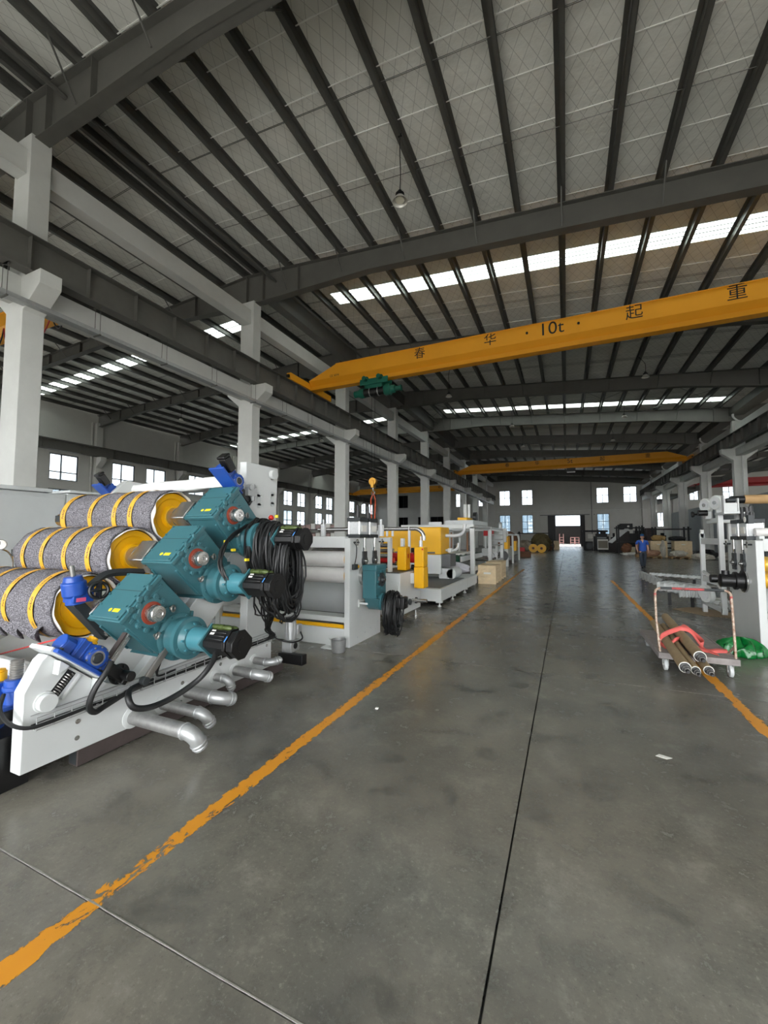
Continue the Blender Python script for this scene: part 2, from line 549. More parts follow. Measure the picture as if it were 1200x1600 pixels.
# ---- roof: rafters, purlins, insulation panels with daylight strips
ceiling = struct('ceiling')
SKY_Y = [-3.3, 15.0, 33.25, 51.6]
def rafter(y):
    # nave
    m = MB()
    def web(pts_top, pts_bot, yy):
        poly = pts_top + pts_bot[::-1]
        m.prism(poly, 'y', yy - .008, yy + .008)
        for line, t in ((pts_top, -.022), (pts_bot, .022)):
            for (xa, za), (xb, zb) in zip(line[:-1], line[1:]):
                m.hexa([(xa, yy - .15, min(za, za + t)), (xb, yy - .15, min(zb, zb + t)), (xb, yy + .15, min(zb, zb + t)), (xa, yy + .15, min(za, za + t)),
                        (xa, yy - .15, max(za, za + t)), (xb, yy - .15, max(zb, zb + t)), (xb, yy + .15, max(zb, zb + t)), (xa, yy + .15, max(za, za + t))])
    dep = [(-11.9, 1.24), (-10.9, 1.2), (-6.2, .80), (6.2, .78), (10.0, 1.0), (11.2, 1.0)]
    web([(x, ztop(min(x, XR))) if x > XL else (x, 12.29) for x, d in dep], [(x, (ztop(min(x, XR)) if x > XL else 12.29) - d) for x, d in dep], y)
    for x in (-11.75, -10.9, -9.2, 9.6, 10.7):
        d = [a for a in (1.2,)][0]
        zt = ztop(x); zb = zt - (1.2 if x < -10 else (1.0 if x < 0 else .9))
        m.box(x - .008, x + .008, y - .14, y + .14, zb + .02, zt - .02)
    return m.build('rafter', M_steel, ceiling, smooth=False)
def rafter_side(y, side):
    m = MB()
    if side < 0:
        dep = [(XW + .1, .95), (XW + 5.5, .6), (-17.5, .6), (-12.3, 1.2), (-11.9, 1.2)]
    else:
        dep = [(11.2, 1.0), (16.5, .6), (27.5, .6), (XE - .1, 1.0)]
    top = [(x, ztop(x)) for x, d in dep]; bot = [(x, ztop(x) - d) for x, d in dep]
    m.prism(top + bot[::-1], 'y', y - .008, y + .008)
    for line, t in ((top, -.022), (bot, .022)):
        for (xa, za), (xb, zb) in zip(line[:-1], line[1:]):
            m.hexa([(xa, y - .14, min(za, za + t)), (xb, y - .14, min(zb, zb + t)), (xb, y + .14, min(zb, zb + t)), (xa, y + .14, min(za, za + t)),
                    (xa, y - .14, max(za, za + t)), (xb, y - .14, max(zb, zb + t)), (xb, y + .14, max(zb, zb + t)), (xa, y + .14, max(za, za + t))])
    n = 8
    for i in range(1, n):
        x = dep[0][0] + (dep[-1][0] - dep[0][0]) * i / n
        zt = ztop(x)
        dd = .6
        for (xa, da), (xb, db) in zip(dep[:-1], dep[1:]):
            if xa <= x <= xb: dd = da + (db - da) * (x - xa) / (xb - xa)
        m.box(x - .007, x + .007, y - .13, y + .13, zt - dd + .02, zt - .02)
    return m.build('rafter', M_steel, ceiling, smooth=False)
for y in ROWS + [YF - .35]:
    rafter(y); rafter_side(y, -1); rafter_side(y, 1)

PUR = [0.1 + 1.225 * k for k in range(-9, 9)] + [-11.3]
PURA = [XW + .5 + 1.36 * k for k in range(0, 17)]
PURR = [11.6 + 1.4 * k for k in range(0, 16)]
for x in PUR + PURA + PURR:
    z = ztop(x)
    m = MB()
    f_ = 1 if (-2 < x < XR) else -1            # the lower lip turns away from the middle of the hall
    m.box(x - .008, x + .008, YB, YF, z, z + .22).box(x, x + f_ * .11, YB, YF, z, z + .012).box(x, x - f_ * .10, YB, YF, z + .208, z + .22)
    m.box(x + f_ * .102, x + f_ * .11, YB, YF, z, z + .035)
    m.build('purlin', M_purlin, ceiling, smooth=False)

M_sky = bpy.data.materials.new('fibreglass_daylight_sheet'); M_sky.use_nodes = True
nt = M_sky.node_tree
for n in list(nt.nodes):
    if n.type != 'OUTPUT_MATERIAL': nt.nodes.remove(n)
t1 = nt.nodes.new('ShaderNodeBsdfTransparent'); t1.inputs[0].default_value = (.62, .66, .64, 1)
t2 = nt.nodes.new('ShaderNodeBsdfTranslucent'); t2.inputs[0].default_value = (.8, .84, .80, 1)
ms = nt.nodes.new('ShaderNodeMixShader'); ms.inputs[0].default_value = .45
nt.links.new(t1.outputs[0], ms.inputs[1]); nt.links.new(t2.outputs[0], ms.inputs[2])
nt.links.new(ms.outputs[0], nt.nodes['Material Output'].inputs[0])

# insulation strips run down the slope, each overlapping the next by a narrow lap
edges = [YB]
for s_ in SKY_Y:
    a, b = edges[-1], s_
    n = max(1, round((b - a) / 1.22))
    edges += [a + (b - a) * (i + 1) / n for i in range(n)]
    edges.append(s_ + .88)
a, b = edges[-1], YF
n = round((b - a) / 1.22)
edges += [a + (b - a) * (i + 1) / n for i in range(n)]
def strip(xa, xb, ya, yb, m, name, dz=0.0, t=.05):
    za, zb = ztop(xa + 1e-4) + .222, ztop(xb - 1e-4) + .222
    k = MB().hexa([(xa, ya, za + dz), (xb, ya, zb + dz), (xb, yb, zb + dz), (xa, yb, za + dz), (xa, ya, za + t), (xb, ya, zb + t), (xb, yb, zb + t), (xa, yb, za + t)])
    return k.build(name, m, ceiling, smooth=False)
rr = random.Random(5)
M_seam = mat('white_seam_tape', (246, 246, 242), .5)
for i in range(len(edges) - 1):
    ya, yb = edges[i], edges[i + 1]
    if any(abs(ya - s_) < .01 for s_ in SKY_Y):
        strip(XW, -33.2, ya, yb, M_foil, 'roof_panel'); strip(-33.2, -13.2, ya, yb, M_sky, 'skylight_panel', t=.004)
        strip(-13.2, XL, ya, yb, M_foil, 'roof_panel'); strip(XL, -9.3, ya, yb, M_foil, 'roof_panel')
        strip(-9.3, 10.0, ya, yb, M_sky, 'skylight_panel', t=.004); strip(10.0, XR, ya, yb, M_foil, 'roof_panel'); 
        for q in (.25, .5, .75):
            yq = ya + (yb - ya) * q
            for xa, xb in ((-33.2, -13.2), (-9.3, 10.0)): strip(xa, xb, yq - .012, yq + .012, M_purlin, 'sheet_rib', -.02, -.002)
        strip(XR, 13, ya, yb, M_foil, 'roof_panel'); strip(13, 32, ya, yb, M_sky, 'skylight_panel', t=.004); strip(32, XE, ya, yb, M_foil, 'roof_panel')
        continue
    for xa, xb in ((XW, XL), (XL, XR), (XR, XE)):
        dz = rr.choice((0, .012))
        strip(xa, xb, ya, yb + .02, M_foil, 'roof_panel', dz)
        if ya > 0 and ya < 45 and xb <= XR: strip(xa, xb, ya - .012, ya + .012, M_seam, 'seam_tape', -.012, .002)
# pairs of sag rods across each bay
for k in range(-1, 8):
    for fr in (.36, .68):
        y = Y0 + BAY * (k + fr)
        if y < 0: continue
        for d in (-.06, .06):
            for xa, xb in ((XW + .3, XL - .2), (XL + .3, XR - .3)):
                MB().cyl((xa, y + d, ztop(xa) + .16 + d), (xb, y + d, ztop(xb) + .16 + d), .008, n=5).build('sag_rod', M_purlin, ceiling)
# flange braces from the rafters up to the purlins
for y in ROWS:
    for x in PUR[1:-2:2] + PURA[1::2]:
        z = ztop(x); dd = .74 if -6.4 < x < 6.4 else (.6 + (abs(x) - 6.2) * .11 if x > -11.6 else .6)
        for s_ in (-1, 1):
            MB().cyl((x, y + s_ * .14, z - dd + .02), (x, y + s_ * .75, z + .04), .022, n=6).build('flange_brace', M_purlin, ceiling)
# wind bracing rods
for k in (3,):
    for (xa, xb) in ((-11.3, -6.0), (-6.0, 0.1), (0.1, 5.0), (5.0, 10.5)):
        ya, yb = ROWS[k], ROWS[k + 1]
        for p, q in (((xa, ya), (xb, yb)), ((xa, yb), (xb, ya))):
            MB().cyl((p[0], p[1], ztop(p[0]) - .12), (q[0], q[1], ztop(q[0]) - .12), .012, n=5).build('bracing_rod', M_purlin, ceiling)
# ridge gutter over the left column row
MB().box(-10.75, -10.68, ROWS[1] + .2, YF, 11.25, 12.0).box(-11.1, -10.68, ROWS[1] + .2, YF, 11.23, 11.26).build('box_gutter', M_steel, ceiling, smooth=False)
MB().cyl((-10.35, YB, 11.75), (-10.35, YF, 11.75), .05, n=8).build('conduit', M_steel, ceiling)
MB().box(10.5, 11.3, YB, YF, 9.9, 9.94).box(10.47, 10.5, YB, YF, 9.9, 10.4).build('box_gutter', M_steel, ceiling, smooth=False)
# rain water elbows above the right columns
for y in ROWS:
    p = spline([(10.55, y - .5, 9.95), (10.55, y - .5, 9.7), (10.75, y - .5, 9.45), (10.95, y - .5, 9.3), (10.95, y - .5, 8.9)], 5)
    MB().tube(p, .065, 8).build('rain_elbow', M_conc, ceiling)
# ================================================================== WALLS AND WINDOWS
def holed(axis, c0, c1, u0, u1, z0, z1, holes):
    us = sorted({u0, u1, *[h[0] for h in holes], *[h[1] for h in holes]})
    zs = sorted({z0, z1, *[h[2] for h in holes], *[h[3] for h in holes]})
    m = MB()
    for i in range(len(us) - 1):
        run = None
        for j in range(len(zs) - 1):
            uc, zc = (us[i] + us[i + 1]) / 2, (zs[j] + zs[j + 1]) / 2
            hole = any(h[0] < uc < h[1] and h[2] < zc < h[3] for h in holes)
            if not hole:
                if run is None: run = zs[j]
            if hole or j == len(zs) - 2:
                e = zs[j] if hole else zs[j + 1]
                if run is not None and e > run:
                    if axis == 'x': m.box(c0, c1, us[i], us[i + 1], run, e)
                    else: m.box(us[i], us[i + 1], c0, c1, run, e)
                run = None
    return m

def glass():
    m = bpy.data.materials.new('window_glass'); m.use_nodes = True
    nt = m.node_tree
    for n in list(nt.nodes):
        if n.type != 'OUTPUT_MATERIAL': nt.nodes.remove(n)
    t = nt.nodes.new('ShaderNodeBsdfTransparent'); t.inputs[0].default_value = (.50, .53, .55, 1)
    g = nt.nodes.new('ShaderNodeBsdfGlossy'); g.inputs[1].default_value = .02
    x = nt.nodes.new("ShaderNodeMixShader")
    x.inputs[0].default_value = .05
    nt.links.new(t.outputs[0], x.inputs[1]); nt.links.new(g.outputs[0], x.inputs[2])
    nt.links.new(x.outputs[0], nt.nodes['Material Output'].inputs[0])
    return m
M_glass = glass()
WN = [0]
WCACHE = {}
def window(axis, c, u0, u1, z0, z1, cols, rows, dark=False):
    """frame and panes; axis is the wall's normal, c the inner face"""
    WN[0] += 1
    w, h = u1 - u0, z1 - z0
    key = (axis, round(w, 3), round(h, 3), str(cols), str(rows))
    if key not in WCACHE:
        us = [0] + [sum(cols[:i + 1]) * w / sum(cols) for i in range(len(cols))]
        zs = [0] + [sum(rows[:i + 1]) * h / sum(rows) for i in range(len(rows))]
        fr = MB(); t = .075
        def bx(a, b, d, e, k=.05):
            if axis == 'x': fr.box(-k, k, a, b, d, e)
            else: fr.box(a, b, -k, k, d, e)
        bx(0, t, 0, h); bx(w - t, w, 0, h); bx(t, w - t, 0, t); bx(t, w - t, h - t, h)
        for q in us[1:-1]: bx(q - t / 2, q + t / 2, t, h - t, .045)
        for q in zs[1:-1]: bx(t, w - t, q - t / 2, q + t / 2, .04)
        panes = []
        for i in range(len(cols)):
            for j in range(len(rows)):
                p = MB()
                if axis == 'x': p.box(-.003, .003, us[i] + .02, us[i + 1] - .02, zs[j] + .02, zs[j + 1] - .02)
                else: p.box(us[i] + .02, us[i + 1] - .02, -.003, .003, zs[j] + .02, zs[j + 1] - .02)
                panes.append(p.mesh('pane', M_glass, smooth=False))
        sl = MB()
        if axis == 'x': sl.box(-.02, .14, -.06, w + .06, -.05, 0)
        else: sl.box(-.06, w + .06, -.14, .02, -.05, 0)
        WCACHE[key] = (fr.mesh('window_frame', M_alu, smooth=False), panes, sl.mesh('window_sill', M_wall, smooth=False))
    f, panes, sl = WCACHE[key]
    r = struct('window_%d' % WN[0])
    r.location = (c, u0, z0) if axis == 'x' else (u0, c, z0)
    link('window_frame', f, r, loc=(0, 0, 0))
    for p in panes: link('pane', p, r, loc=(0, 0, 0))
    link('window_sill', sl, r, loc=(.1, 0, 0) if axis == 'x' else (0, -.1, 0))

# left long wall with two rows of windows in pairs
holes = []
for k in range(-3, 7):
    for base in (21.4, 24.4):
        a = base + BAY * k
        if a > YB + .5 and a < YF - 3:
            holes += [(a, a + 1.95, 5.75, 7.7), (a, a + 1.95, 3.15, 5.1)]
wl = holed('x', XW - .24, XW, YB, YF, 0, 11.38, holes).build('wall_left', M_wall, smooth=False); tag(wl, kind='structure')
for (a, b, c, d) in holes:
    if a > 8: window('x', XW - .1, a, b, c, d, [1, 1.4], [1, 2.2] if c > 5 else [1, 2])
for k in range(9):
    y = ROWS[k]
    m = MB().box(XW, XW + .35, y - .25, y + .25, 0, 10.6)
    m.prism([(XW + .35, 7.83), (XW + .95, 7.83), (XW + .95, 7.55), (XW + .35, 7.0)], 'y', y - .22, y + .22)
    m.cyl((XW + .12, y - .45, 0), (XW + .12, y - .45, 10.6), .07, n=8)
    o = m.build('pilaster', M_wall, wl, bevel=.01)

# far wall
fw = [(-10.47, -8.69, 6.86, 9.43), (-6.78, -5.05, 6.86, 9.43), (4.5, 6.2, 6.86, 9.3), (8.2, 10.0, 6.86, 9.3),
      (-10.47, -8.69, 2.0, 5.2), (-6.78, -5.05, 2.0, 5.2), (4.5, 6.2, 1.9, 5.15),
      (-18.15, -17.1, 6.86, 9.25), (-14.1, -13.3, 6.86, 8.4), (12.4, 13.5, 6.86, 8.9), (16.6, 17.7, 6.86, 9.0), (12.5, 13.5, 3.0, 5.15), (20.5, 22, 6.86, 9.0),
      (-29.3, -27.4, 7.0, 9.35), (-29.3, -27.4, 3.4, 5.2), (-25.4, -24.4, 3.4, 5.2), (-23.0, -20.2, 3.4, 5.2),
      (-1.66, 2.12, 0, 4.95)]
wf = holed('y', YF, YF + .3, XW - .3, XE + .3, 0, 12.7, fw).build('wall_far', M_wall, smooth=False); tag(wf, kind='structure')
for h in fw[:13]:
    hh = h[3] - h[2]
    window('y', YF + .12, h[0], h[1], h[2], h[3], [1, 1], [1, 1] if hh < 2.6 else [1, 1.4, 1.4])
for x in (-4.2, 3.75, -24.2, 14.8, -11.4, 10.9):
    MB().box(x - .28, x + .28, YF - .22, YF, 0, 11.0).build('pilaster', M_wall, wf, smooth=False)
MB().cyl((-11, YF - .28, 5.75), (11.2, YF - .28, 5.75), .05, n=6).build('conduit', M_conc, wf)
MB().cyl((3.75, YF - .3, 1.2), (3.75, YF - .3, 11.0), .045, n=6).box(3.66, 3.84, YF - .34, YF - .22, 2.2, 2.6).build('conduit', M_alu, wf)
for x in (-1.2, 0.4, 2.0):
    MB().box(x - .05, x + .05, YF - .3, YF - .2, 5.3, 5.7).build('lamp_arm', M_conc, wf, smooth=False)
# dark rooms behind the far openings of the left aisle
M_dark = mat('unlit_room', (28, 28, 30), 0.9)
for h in fw[13:17]:
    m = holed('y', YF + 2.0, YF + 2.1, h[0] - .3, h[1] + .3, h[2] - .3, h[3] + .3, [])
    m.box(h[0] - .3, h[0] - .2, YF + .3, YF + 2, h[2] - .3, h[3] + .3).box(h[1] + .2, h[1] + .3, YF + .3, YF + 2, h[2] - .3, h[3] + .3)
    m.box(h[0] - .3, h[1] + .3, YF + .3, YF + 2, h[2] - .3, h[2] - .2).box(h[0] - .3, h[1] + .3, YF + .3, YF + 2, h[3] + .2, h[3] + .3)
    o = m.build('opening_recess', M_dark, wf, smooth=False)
    MB().box((h[0] + h[1]) / 2 - .03, (h[0] + h[1]) / 2 + .03, YF + .05, YF + .12, h[2], h[3]).build('window_mullion', M_alu, wf, smooth=False)
# sliding door leaves pushed aside
d1 = struct('door_1')
MB().box(-2.75, -1.55, YF - .14, YF - .06, .02, 5.0).build('door_leaf', mat('door_black', (30, 30, 33), .5), d1, bevel=.01)
MB().box(2.05, 2.75, YF - .14, YF - .06, .02, 5.0).build('door_leaf', mat('door_black', (30, 30, 33), .5), d1, bevel=.01)
MB().box(-4.2, 4.2, YF - .2, YF - .04, 5.02, 5.12).build('door_track', M_alu, d1, smooth=False)

# walls that close the hall at the sides out of view
wr = holed('x', XE, XE + .24, YB, YF, 0, 11.8, holes).build('wall_right', M_wall, smooth=False); tag(wr, kind='structure')
# unseen front wall with gate and window rows, added to limit light from behind
fh = [(-8.5, 8.5, 0, 6.2)]
for x in (-32, -28, -24, -20, -16, -12.5, 11, 15, 19, 23, 27, 31):
    fh += [(x, x + 1.9, 5.75, 7.7), (x, x + 1.9, 3.15, 5.1)]
wfr = holed('y', YB - .24, YB, XW, XE, 0, 12.6, fh).build('wall_front', M_wall, smooth=False); tag(wfr, kind='structure')

# corrugated partition behind the right column row
M_corr = mat('grey_corrugated_sheet', (150, 155, 156), .5, .1, var=.06, scale=.8)
part = struct('wall_partition')
ys_ = [22.0 + i * 4.0 for i in range(12)]
for a, b in zip(ys_[:-1], ys_[1:]):
    n = int((b - a) / .2)
    poly = []
    for i in range(n):
        y = a + i * .2
        poly += [(13.0, y), (13.0, y + .10), (13.035, y + .12), (13.035, y + .18)]
    poly += [(13.0, b), (13.06, b), (13.06, a)]
    MB().prism(poly, 'z', 0.02, 4.68).build('corrugated_panel', M_corr, part, smooth=False)
MB().box(13.06, 13.14, 22, 66, 4.6, 4.72).build('rail', M_corr, part, smooth=False)

# ---- ground and pale buildings outside
gnd = MB().box(-140, 140, -120, YB, -.3, -.03).box(-140, XW - .3, YB, 160, -.3, -.03).box(XE + .3, 140, YB, 160, -.3, -.03).box(XW - .3, XE + .3, YF + .3, 160, -.3, -.03)
o = gnd.build('ground', mat('yard_concrete', (186, 184, 178), .9, var=.1, scale=.3), smooth=False); tag(o, kind='structure')
M_pale = mat('pale_cladding', (206, 214, 220), .7, var=.04, scale=.2)
M_blue = mat('blue_grey_cladding', (150, 170, 186), .6, var=.05, scale=.2)
def outbuilding(name, label, x0, x1, y0, y1, h, wins, mtl):
    r = thing(name, label, 'building', ((x0 + x1) / 2, (y0 + y1) / 2, 0))
    MB().box(x0, x1, y0, y1, 0, h).build('wall', mtl, r, smooth=False)
    MB().box(x0 - .4, x1 + .4, y0 - .4, y1 + .4, h, h + .35).build('roof', M_blue, r, smooth=False)
    for w in wins: MB().box(*w).build('window', M_alu, r, smooth=False)
outbuilding('neighbour_building', 'pale clad neighbouring hall seen through the windows of the long window wall', -62, -52, 4, 70, 7.0,
            [(-52.02, -51.95, y, y + 3, 4.2, 5.6) for y in range(8, 66, 6)], M_pale)
# the store across the yard, seen through the open door: pale gable above a dark loading bay
r = thing('storage_building', 'pale corrugated storehouse with dark loading bay seen through the far doorway', 'building', (0, 88, 0))
MB().box(-14, 14, 86, 86.3, 3.6, 7.2).box(-14, -4.2, 86, 86.3, 0, 3.6).box(4.4, 14, 86, 86.3, 0, 3.6).build('wall', M_blue, r, smooth=False)
MB().box(-14, 14, 86.3, 94, 3.9, 4.1).box(-4.6, -4.2, 86.3, 94, 0, 3.9).box(4.4, 4.8, 86.3, 94, 0, 3.9).box(-4.6, 4.8, 94, 94.2, 0, 3.9).build('bay_interior', mat('bay_dark', (70, 68, 68), .9), r, smooth=False)
MB().box(-14.3, 14.3, 85.6, 96, 7.2, 7.5).build('roof', M_blue, r, smooth=False)
for i in range(40):
    x = -13.8 + i * .7
    MB().box(x, x + .12, 85.94, 86.0, 3.7, 7.1).build('cladding_rib', M_pale, r, smooth=False)

# ---- high-bay lamps on their cables
M_shade = mat('lamp_shade_alu', (212, 210, 202), .35, .2)
M_cable = mat('black_cable', (20, 20, 21), .5)
lp = thing('pendant_lamp', '', 'lamp', (0, 0, 0), 'high-bay pendant lamps')
MB().lathe((0, 0, .0), (0, 0, 1), [(0, .19), (.01, .185), (.13, .105), (.135, .1)], 20, cap=False).build('lamp_shade', M_shade, lp, solid=.004)
MB().lathe((0, 0, .03), (0, 0, 1), [(0, .02), (.0, .11), (.02, .12), (.03, .1)], 20).build('lens', mat('lamp_lens', (225, 222, 205), .3), lp)
MB().lathe((0, 0, .13), (0, 0, 1), [(0, .1), (.03, .11), (.08, .11), (.1, .06), (.16, .05), (.17, .02)], 16).build('ballast', M_black, lp)
lamp_kids = list(lp.children)
spots = [(-3.58, 9.0, 9.9, 'pendant lamp hanging alone in front of the first roof skylight'),
         (4.0, 24.8, 9.95, 'pendant lamp hanging just below the lettered yellow crane, right of its rating'),
         (-6.2, 23.4, 9.9, 'pendant lamp hanging in front of the dark rafter below the crane hoist side'),
         (-3.57, 31.9, 9.9, 'small pendant lamp before the pale rafter under the second skylight strip'),
         (3.9, 32.5, 9.9, 'small pendant lamp under the right half of the second skylight strip'),
         (-3.5, 39.5, 9.9, 'tiny pendant lamp before the dark rafter behind the pale rafter'),
         (3.9, 40.2, 9.9, 'tiny pendant lamp above the far yellow crane, over its middle lettering'),
         (-17.2, 17.2, 10.3, 'pendant lamp between two side-aisle rafters beside the second column'),
         (-26.0, 21.2, 10.2, 'pendant lamp hanging deep in the side aisle over the long window wall'),
         (-20.0, 31.0, 10.2, 'pendant lamp by the side-aisle rafter left of the third column')]
for i, (x, y, z, lab) in enumerate(spots):
    if i == 0: r = lp
    else:
        r = lp.copy(); COL.objects.link(r)
        for ch in lamp_kids:
            c = ch.copy(); COL.objects.link(c); c.parent = r
    r.location = (x, y, z); r['label'] = lab
    px_ = min(PUR + PURA, key=lambda q: abs(q - x))
    zt = ztop(px_)
    pts = spline([(0, 0, .29), (.02, 0, (zt - z) * .4), (.0, .01, (zt - z) * .7), (px_ - x, 0, zt - z)], 6)
    MB().tube(pts, .012, 6).build('lamp_cable', M_cable, r, loc=(0, 0, 0))
    MB().box(px_ - x - .05, px_ - x + .05, -.02, .02, zt - z - .01, zt - z + .05).build('cable_clip', M_black, r, loc=(0, 0, 0), smooth=False)
# ================================================================== OVERHEAD CRANES
def text_mesh(s, size, name):
    cu = bpy.data.curves.new(name, 'FONT'); cu.body = s; cu.size = size; cu.align_x = 'CENTER'; cu.align_y = 'CENTER'; cu.extrude = .002
    o = bpy.data.objects.new(name, cu); COL.objects.link(o)
    dg = bpy.context.evaluated_depsgraph_get(); dg.update()
    me = bpy.data.meshes.new_from_object(o.evaluated_get(dg))
    bpy.data.objects.remove(o)
    return me
def put_text(s, size, name, m, parent, loc, rot, sx=1.0, bold=0):
    me = text_mesh(s, size, name); me.materials.clear(); me.materials.append(m)
    M = Matrix.Translation(loc) @ rot.to_4x4() @ Matrix.Diagonal((sx, 1, 1, 1))
    me.transform(M)
    return link(name, me, parent)
FRONT = Matrix.Rotation(PI / 2, 3, 'X')           # reads towards -Y
SIDE = Matrix.Rotation(PI / 2, 3, 'Z') @ FRONT    # reads towards +X

def crane(label, cy, x0, x1, z0, h, color, texts, group, tsize=.5, hoist=None, truck=3.4, wd=.5):
    r = thing('overhead_crane', label, 'crane', ((x0 + x1) / 2, cy, z0), group)
    hw = wd / 2
    # box girder: upright sides, chamfer below, then the hoist's running beam
    sec = [(-hw, .40 * h), (-hw, h), (hw, h), (hw, .40 * h), (.10, .2 * h), (.10, .17 * h), (.17, .15 * h), (.17, 0), (-.17, 0), (-.17, .15 * h), (-.10, .17 * h), (-.10, .2 * h)]
    tp = 1.5
    stations = [(x0 + .05, .42), (x0 + tp, 1.0), (x1 - tp, 1.0), (x1 - .05, .42)]
    m = MB(); n = len(sec)
    vs = []
    for x, k in stations:
        for (y, z) in sec:
            zz = z if z <= .40 * h + 1e-6 else .40 * h + (z - .40 * h) * ((k - .40) / .6)
            vs.append((x, cy + y, z0 + zz))
    fs = [tuple(range(n)), tuple(reversed(range(3 * n, 4 * n)))]
    for s_ in range(3):
        for i in range(n):
            j = (i + 1) % n
            fs.append((s_ * n + j, s_ * n + i, (s_ + 1) * n + i, (s_ + 1) * n + j))
    m.add(vs, fs)
    m.build('girder', color, r, fix=True, smooth=False)
    MB().box(x0 + tp, x1 - tp, cy - hw - .03, cy + hw + .03, z0 + h, z0 + h + .018).build('top_flange', color, r, smooth=False)
    for x in (x0 - .05, x1 + .05):
        MB().box(x - .11, x + .11, cy - truck / 2, cy + truck / 2, z0 + .02, z0 + .32).build('end_truck', color, r, bevel=.012)
        for s_ in (-1, 1):
            w = MB().cyl((x - .06, cy + s_ * (truck / 2 - .3), z0 + .13), (x + .06, cy + s_ * (truck / 2 - .3), z0 + .13), .11, n=16)
            w.build('wheel', M_black, r)
            MB().box(x - .07, x + .07, cy + s_ * truck / 2, cy + s_ * (truck / 2 + .08), z0 + .1, z0 + .22).build('buffer', M_black, r, smooth=False)
    for s_, x, sz in texts:
        put_text(s_, sz, 'lettering', M_ink, r, (x, cy - hw - .003, z0 + .72 * h), FRONT)
    return r
CZ = 8.5
c10 = crane('big yellow overhead crane marked 10t spanning the hall below the first skylight', 16.1, -10.98, 10.28, CZ, 1.0, M_orange,
      [('春', -5.42, .50), ('华', -2.53, .50), ('10t', -.33, .66), ('起', 2.30, .54), ('重', 5.08, .56)], 'overhead travelling cranes', wd=.56)
for x in (-1.17, .58):
    MB().cyl((x, 15.78, CZ + .72), (x, 15.82, CZ + .72), .045, n=12).build('lifting_hole', M_black, c10)
put_text('CE 5074', .14, 'lettering', M_ink, c10, (-9.55, 16.1 - .283, CZ + .47), FRONT)
c5 = crane('far yellow overhead crane marked 5t spanning the hall before the end wall', 45.2, -10.98, 10.28, CZ, .95, M_orange,
      [('春', -5.6, .45), ('华', -2.6, .45), ('5t', .5, .62), ('起', 3.4, .45), ('重', 7.2, .45)], 'overhead travelling cranes', truck=3.0)
ca = crane('yellow side-aisle crane with red and black festoon cables beside the nearest column', 7.5, -33.45, -12.3, 8.66, .8, M_orange, [], 'overhead travelling cranes', wd=.45)
cb = crane('yellow crane marked 5t at the far end of the left side aisle', 62.0, -33.45, -12.3, 8.66, .9, M_orange,
      [('春', -27, .4), ('5t', -20.8, .5), ('起', -18, .4)], 'overhead travelling cranes', truck=2.6)
M_red = mat('crane_dark_red', (150, 26, 30), .5)
cr = crane('dark red overhead crane in the aisle beyond the right column row', 52.0, 12.2, 32.8, 6.62, .85, M_red, [], 'overhead travelling cranes', truck=2.6)
cq = crane('orange crane girder in the right aisle glimpsed past the nearest right column', 37.0, 12.0, 32.8, 8.3, .8, M_orange, [], 'overhead travelling cranes', truck=2.6)
o = MB().box(12.0, 12.3, YB, 70, 6.2, 6.62).build('beam_crane_runway', M_steel, smooth=False); tag(o, kind='structure')
for y in ROWS:
    MB().box(11.24, 12.0, y - .1, y + .1, 6.3, 6.6).build('bracket', M_steel, o, smooth=False)
# 5t far crane: small trolley
MB().box(.2, 1.0, 44.9, 45.5, CZ - .4, CZ - .02).build('hoist_trolley', M_black, c5, bevel=.02)
# festoon on the near side-aisle crane
M_redc = mat('red_cable', (160, 30, 40), .5)
for i in range(6):
    x = -18.6 + i * .95
    p = spline([(x, 7.2, 8.8), (x + .12, 7.2, 8.4), (x + .45, 7.2, 8.1), (x + .8, 7.2, 8.4), (x + .95, 7.2, 8.8)], 6)
    MB().tube(p, .022, 6).build('festoon_cable', M_redc if i % 2 else M_cable, ca)

# ---- green wire-rope hoist under the big crane
M_hgreen = mat('hoist_green', (18, 96, 78), .45, var=.1, scale=8)
HX, HY, HZ = -7.5, 16.1, CZ
ho = thing('wire_rope_hoist', 'green wire-rope hoist hanging under the big yellow crane near its end', 'hoist', (HX, HY, HZ - .3))
for x in (-.45, .25):
    for s_ in (-1, 1):
        MB().cyl((HX + x, HY + s_ * .12, HZ + .09), (HX + x, HY + s_ * .2, HZ + .09), .1, n=16).build('trolley_wheel', M_hgreen, ho)
    MB().cyl((HX + x, HY - .2, HZ + .02), (HX + x, HY - .42, HZ + .02), .085, n=14).cyl((HX + x, HY - .42, HZ + .02), (HX + x, HY - .47, HZ + .02), .1, n=14).build('trolley_motor', M_hgreen, ho)
MB().box(HX - .75, HX + .6, HY - .24, HY - .2, HZ - .2, HZ + .06).box(HX - .75, HX + .6, HY + .2, HY + .24, HZ - .2, HZ + .06).build('trolley_frame', M_hgreen, ho, bevel=.008)
MB().cyl((HX - .62, HY, HZ - .48), (HX + .35, HY, HZ - .48), .19, n=20).build('rope_drum', M_black, ho)
for x in (-.35, 0.05):
    MB().annulus((HX + x, HY, HZ - .48), (1, 0, 0), .215, .18, .04, 20).build('drum_guard', M_galv, ho)
MB().lathe((HX + .35, HY, HZ - .48), (1, 0, 0), [(0, .2), (.06, .25), (.3, .25), (.34, .18), (.5, .17), (.52, .1), (.75, .1), (.76, .13), (.8, .13)], 20).build('hoist_motor', M_hgreen, ho)
MB().lathe((HX - .62, HY, HZ - .48), (-1, 0, 0), [(0, .21), (.2, .22), (.3, .16), (.5, .15), (.52, .08)], 18).build('gear_case', M_hgreen, ho)
